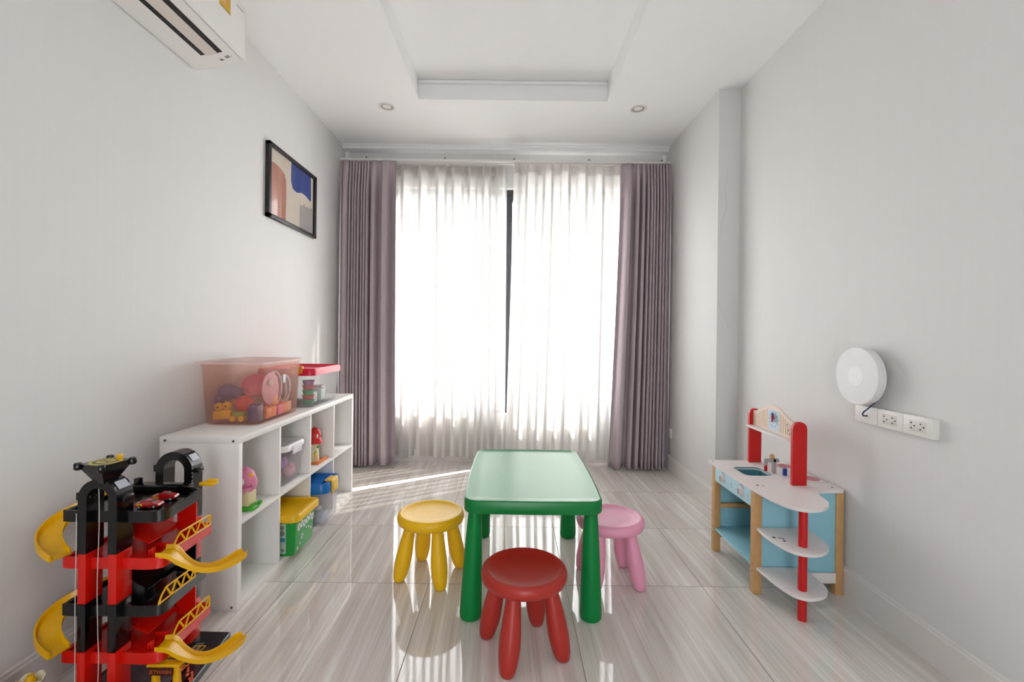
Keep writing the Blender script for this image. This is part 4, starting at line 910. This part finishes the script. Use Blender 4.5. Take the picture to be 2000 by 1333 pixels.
# lattice railings
def railing(y0, y1, z, x=-1.046, h=0.040):
    bm = new(); r_ = 0.0028
    P_ = lambda y, zz: (x, y, zz)
    zt_, zb = z + h, z + 0.004
    out = [P_(y0, zb), P_(y0 + 0.012, zb + h * 0.5), P_(y0 + 0.03, zt_), P_(y1 - 0.008, zt_), P_(y1, zt_ - 0.008), P_(y1, zb), P_(y0, zb)]
    for a, b in zip(out[:-1], out[1:]): cyl(bm, a, b, r_, n=6)
    ys = [y0 + 0.03 + (y1 - y0 - 0.03) * k / 3 for k in range(4)]
    for k in range(3):
        cyl(bm, P_(ys[k], zt_), P_((ys[k] + ys[k + 1]) / 2, zb), r_, n=6); cyl(bm, P_((ys[k] + ys[k + 1]) / 2, zb), P_(ys[k + 1], zt_), r_, n=6)
    obj('railing', bm, M_tyel, gr)
railing(1.43, 1.605, H3); railing(1.372, 1.53, H2); railing(1.43, 1.605, H1)
# side loops on the wall side
def side_loop(zt_, zb):
    bm = new(); n = 28; rows = []
    cx, cyy = -1.312, 1.425
    for k in range(n + 1):
        a = R(95 + 165 * k / n); z = zt_ + (zb - zt_) * k / n
        c_, s_ = math.cos(a), math.sin(a)
        def pt(ra, rb, dz): return Vector((cx + ra * c_, cyy + rb * s_, z + dz))
        rows.append([pt(0.066, 0.038, 0.0), pt(0.066, 0.038, 0.014), pt(0.070, 0.041, 0.014), pt(0.072, 0.043, 0.004), pt(0.122, 0.088, 0.004), pt(0.125, 0.091, 0.020), pt(0.130, 0.095, 0.020), pt(0.130, 0.095, 0.0)])
    loft(bm, rows); obj('side_loop', bm, M_tyel, gr)
side_loop(0.592, 0.463); side_loop(0.308, 0.179)
# curved slides towards the room
def slide(z):
    path = [(-1.065, 1.405, 0.004), (-1.035, 1.410, 0.0), (-1.005, 1.418, -0.030), (-0.975, 1.435, -0.058), (-0.948, 1.462, -0.074), (-0.926, 1.495, -0.078), (-0.912, 1.525, -0.076), (-0.905, 1.552, -0.072), (-0.902, 1.566, -0.069)]
    wd = [0.056, 0.060, 0.054, 0.046, 0.044, 0.046, 0.048, 0.042, 0.016]
    P_ = [Vector(p) + Vector((0, 0, z)) for p in path]
    # smooth the path
    pts = []; ws = []
    for i in range(len(P_) - 1):
        p0, p1, p2, p3 = P_[max(0, i - 1)], P_[i], P_[i + 1], P_[min(len(P_) - 1, i + 2)]
        for k in range(5):
            t = k / 5; pts.append(0.5 * ((2 * p1) + (p2 - p0) * t + (2 * p0 - 5 * p1 + 4 * p2 - p3) * t * t + (3 * p1 - p0 - 3 * p2 + p3) * t ** 3)); ws.append(wd[i] + (wd[i + 1] - wd[i]) * t)
    pts.append(P_[-1]); ws.append(wd[-1]); rows = []
    for i, p in enumerate(pts):
        t = (pts[min(i + 1, len(pts) - 1)] - pts[max(i - 1, 0)]); t.z = 0; t.normalize(); s = Vector((t.y, -t.x, 0)); w2 = ws[i]
        def q(u, dz): return p + s * u * w2 + Vector((0, 0, dz))
        rows.append([q(-0.5, -0.003), q(-0.54, 0.013), q(-0.48, 0.013), q(-0.40, 0.002), q(0.40, 0.002), q(0.48, 0.013), q(0.54, 0.013), q(0.5, -0.003)])
    bm = new(); loft(bm, rows); return obj('slide', bm, M_tyel, gr, angle=50)
slide(H3 - 0.004); slide(H1 - 0.004)
bm = new(); box(bm, (-1.085, 1.60, 0.600), (-1.035, 1.635, 0.612), 0.003); box(bm, (-1.062, 1.61, 0.610), (-1.03, 1.625, 0.620), 0.003); obj('upper_spout', bm, M_tyel, gr)
# landing pad on top of the near tower
bm = new()
Q = lambda h, z: [Vector((-1.208 + h * (math.cos(R(a))), 1.372 + h * (math.sin(R(a))), z - 0.004)) for a in (32, 122, 212, 302)]
loft(bm, [Q(0.028, 0.692), Q(0.031, 0.702), Q(0.060, 0.742), Q(0.062, 0.752), Q(0.056, 0.752)]); pd = obj('landing_pad', bm, M_black, gr, angle=20)
for p in Q(0.062, 0.742):
    bm = new(); lathe(bm, [(0.008, -0.006), (0.0105, -0.002), (0.0105, 0.012), (0.008, 0.015), (0.001, 0.015)], p, 8); obj('pad_knob', bm, M_black, pd)
bm = new(); lathe(bm, [(0.040, 0.0), (0.040, 0.0012), (0.001, 0.0012)], (-1.208, 1.372, 0.748), 32); pdd = obj('pad_disc', bm, mat('cream_disc', 'D8C978', 0.5), pd)
bm = new(); lathe(bm, [(0.032, 0.0012), (0.032, 0.0018), (0.024, 0.0018), (0.024, 0.0012)], (-1.208, 1.372, 0.748), 32, cap0=False, cap1=False); box(bm, (-1.219, 1.363, 0.749), (-1.215, 1.381, 0.7500)); box(bm, (-1.201, 1.363, 0.749), (-1.197, 1.381, 0.7500)); box(bm, (-1.217, 1.3705, 0.749), (-1.199, 1.3735, 0.7500)); obj('pad_marking', bm, mat('brown_marking', '6A5A3A', 0.5), pdd)
bm = new(); box(bm, (-1.190, 1.386, 0.748), (-1.178, 1.398, 0.766), 0.002); obj('pad_peg', bm, M_tyel, pd, label='yellow peg')
# lift cords
bm = new(); tube(bm, [(-1.214 + 0.002 * math.sin(k * 0.9) + (0.003 if k > 8 else 0), 1.356, 0.672 - 0.055 * k) for k in range(13)], 0.0011, 6); obj('lift_cord', bm, mat('white_cord', 'D8CFCB', 0.7), gr)
bm = new(); tube(bm, [(-1.2745 + 0.0008 * math.sin(k), 1.350, 0.60 - 0.055 * k) for k in range(11)], 0.0011, 6); obj('lift_cord', bm, mat('white_cord', 'D8CFCB', 0.7), gr)
bm = new()
for k in range(34): ball(bm, (-1.106, 1.598, 0.69 - 0.0145 * k), 0.0016, 6, 4)
obj('bead_chain', bm, mat('white_cord', 'D8CFCB', 0.7), gr)

def toy_car(x, y, z, rz, label):
    t = thing('toy_car', label, 'toy car', (0, 0, 0), 'red toy cars on the top deck of the garage')
    bm = new()
    prof = [(-0.037, 0.006), (-0.038, 0.014), (-0.034, 0.019), (-0.020, 0.020), (-0.010, 0.0265), (0.008, 0.0265), (0.018, 0.019), (0.034, 0.015), (0.038, 0.010), (0.037, 0.006)]
    loft(bm, [[Vector((a, yy * (1 - 0.25 * (b > 0.021)), b)) for a, b in prof] for yy in (-0.0165, 0.0165)]); bd_ = obj('car_body', bm, mat('metallic_red_car', 'B01018', 0.2, coat=0.6), t, sub=0, angle=30)
    for s in (-1, 1):
        bm = new(); pane(bm, [(a, s * (0.0166 if b < 0.021 else 0.0127), b) for a, b in ((-0.016, 0.0215), (-0.009, 0.0255), (0.007, 0.0255), (0.013, 0.0215))], (0, s, 0), 0.0012); obj('side_window', bm, M_darkhole, bd_)
    bm = new(); pane(bm, [(0.0095, -0.011, 0.0258), (0.0095, 0.011, 0.0258), (0.0175, 0.013, 0.0200), (0.0175, -0.013, 0.0200)], (0.6, 0, 0.8), 0.0006); obj('windscreen', bm, mat('car_glass', '6A5A50', 0.15), bd_)
    bm = new(); box(bm, (-0.0388, -0.010, 0.009), (-0.0375, 0.010, 0.017)); box(bm, (-0.030, -0.0172, 0.009), (-0.014, -0.0164, 0.017)); obj('number_sticker', bm, M_tyel, bd_)
    for a in (-0.023, 0.023):
        for s in (-1, 1):
            bm = new(); cyl(bm, (a, s * 0.012, 0.0065), (a, s * 0.018, 0.0065), 0.0065, n=16); wh = obj('wheel', bm, M_darkhole, t)
            bm = new(); cyl(bm, (a, s * 0.0178, 0.0065), (a, s * 0.0184, 0.0065), 0.0035, n=12); obj('hub', bm, M_grey, wh)
    t.location = (x, y, z); t.rotation_euler = (0, 0, rz); t.scale = (0.9, 0.9, 0.9); return t
zc = H4 - 0.008
toy_car(-1.118, 1.425, zc + 0.0005, R(8), 'red toy car with a yellow sticker, nearer the pad on the garage top deck')
toy_car(-1.118, 1.49, zc + 0.0005, R(14), 'red toy car parked behind the stickered one on the garage top deck')

# ------------------------------------------------------------------ toys at the bottom left corner
fl = thing('toy_flower', 'toy with a white scalloped rim and yellow centre between garage and wall', 'toy', (-1.352, 1.30, 0))
bm = new(); lathe(bm, [(0.022, 0), (0.022, 0.06), (0.024, 0.10), (0.026, 0.125), (0.001, 0.127)], (-1.352, 1.30, 0), 24); obj('stem', bm, M_tyel, fl)
bm = new()
n = 48; loops = []
for r_, z, sc in ((0.018, 0.118, 0), (0.027, 0.128, 0.2), (0.032, 0.144, 1), (0.029, 0.144, 1), (0.024, 0.133, 0.2), (0.016, 0.126, 0)):
    loops.append([Vector((-1.352 + r_ * math.cos(6.28318 * i / n), 1.30 + r_ * math.sin(6.28318 * i / n), z + sc * 0.008 * abs(math.sin(3 * 6.28318 * i / n)))) for i in range(n)])
loft(bm, loops); obj('scalloped_rim', bm, mat('cream_rim', 'EDE6C8', 0.4), fl)
bm = new(); lathe(bm, [(0.014, 0.126), (0.014, 0.146), (0.008, 0.150), (0.008, 0.160), (0.001, 0.160)], (-1.352, 1.30, 0), 16); obj('centre', bm, M_tyel, fl)
rc = thing('toy_bucket', 'red toy bucket standing against the left wall, only its top in view', 'toy', (-1.425, 1.235, 0))
bm = new(); lathe(bm, [(0.001, 0), (0.030, 0), (0.038, 0.15), (0.041, 0.153), (0.041, 0.158), (0.036, 0.158), (0.030, 0.01), (0.001, 0.008)], (-1.425, 1.235, 0), 28); obj('pail', bm, M_tred, rc)
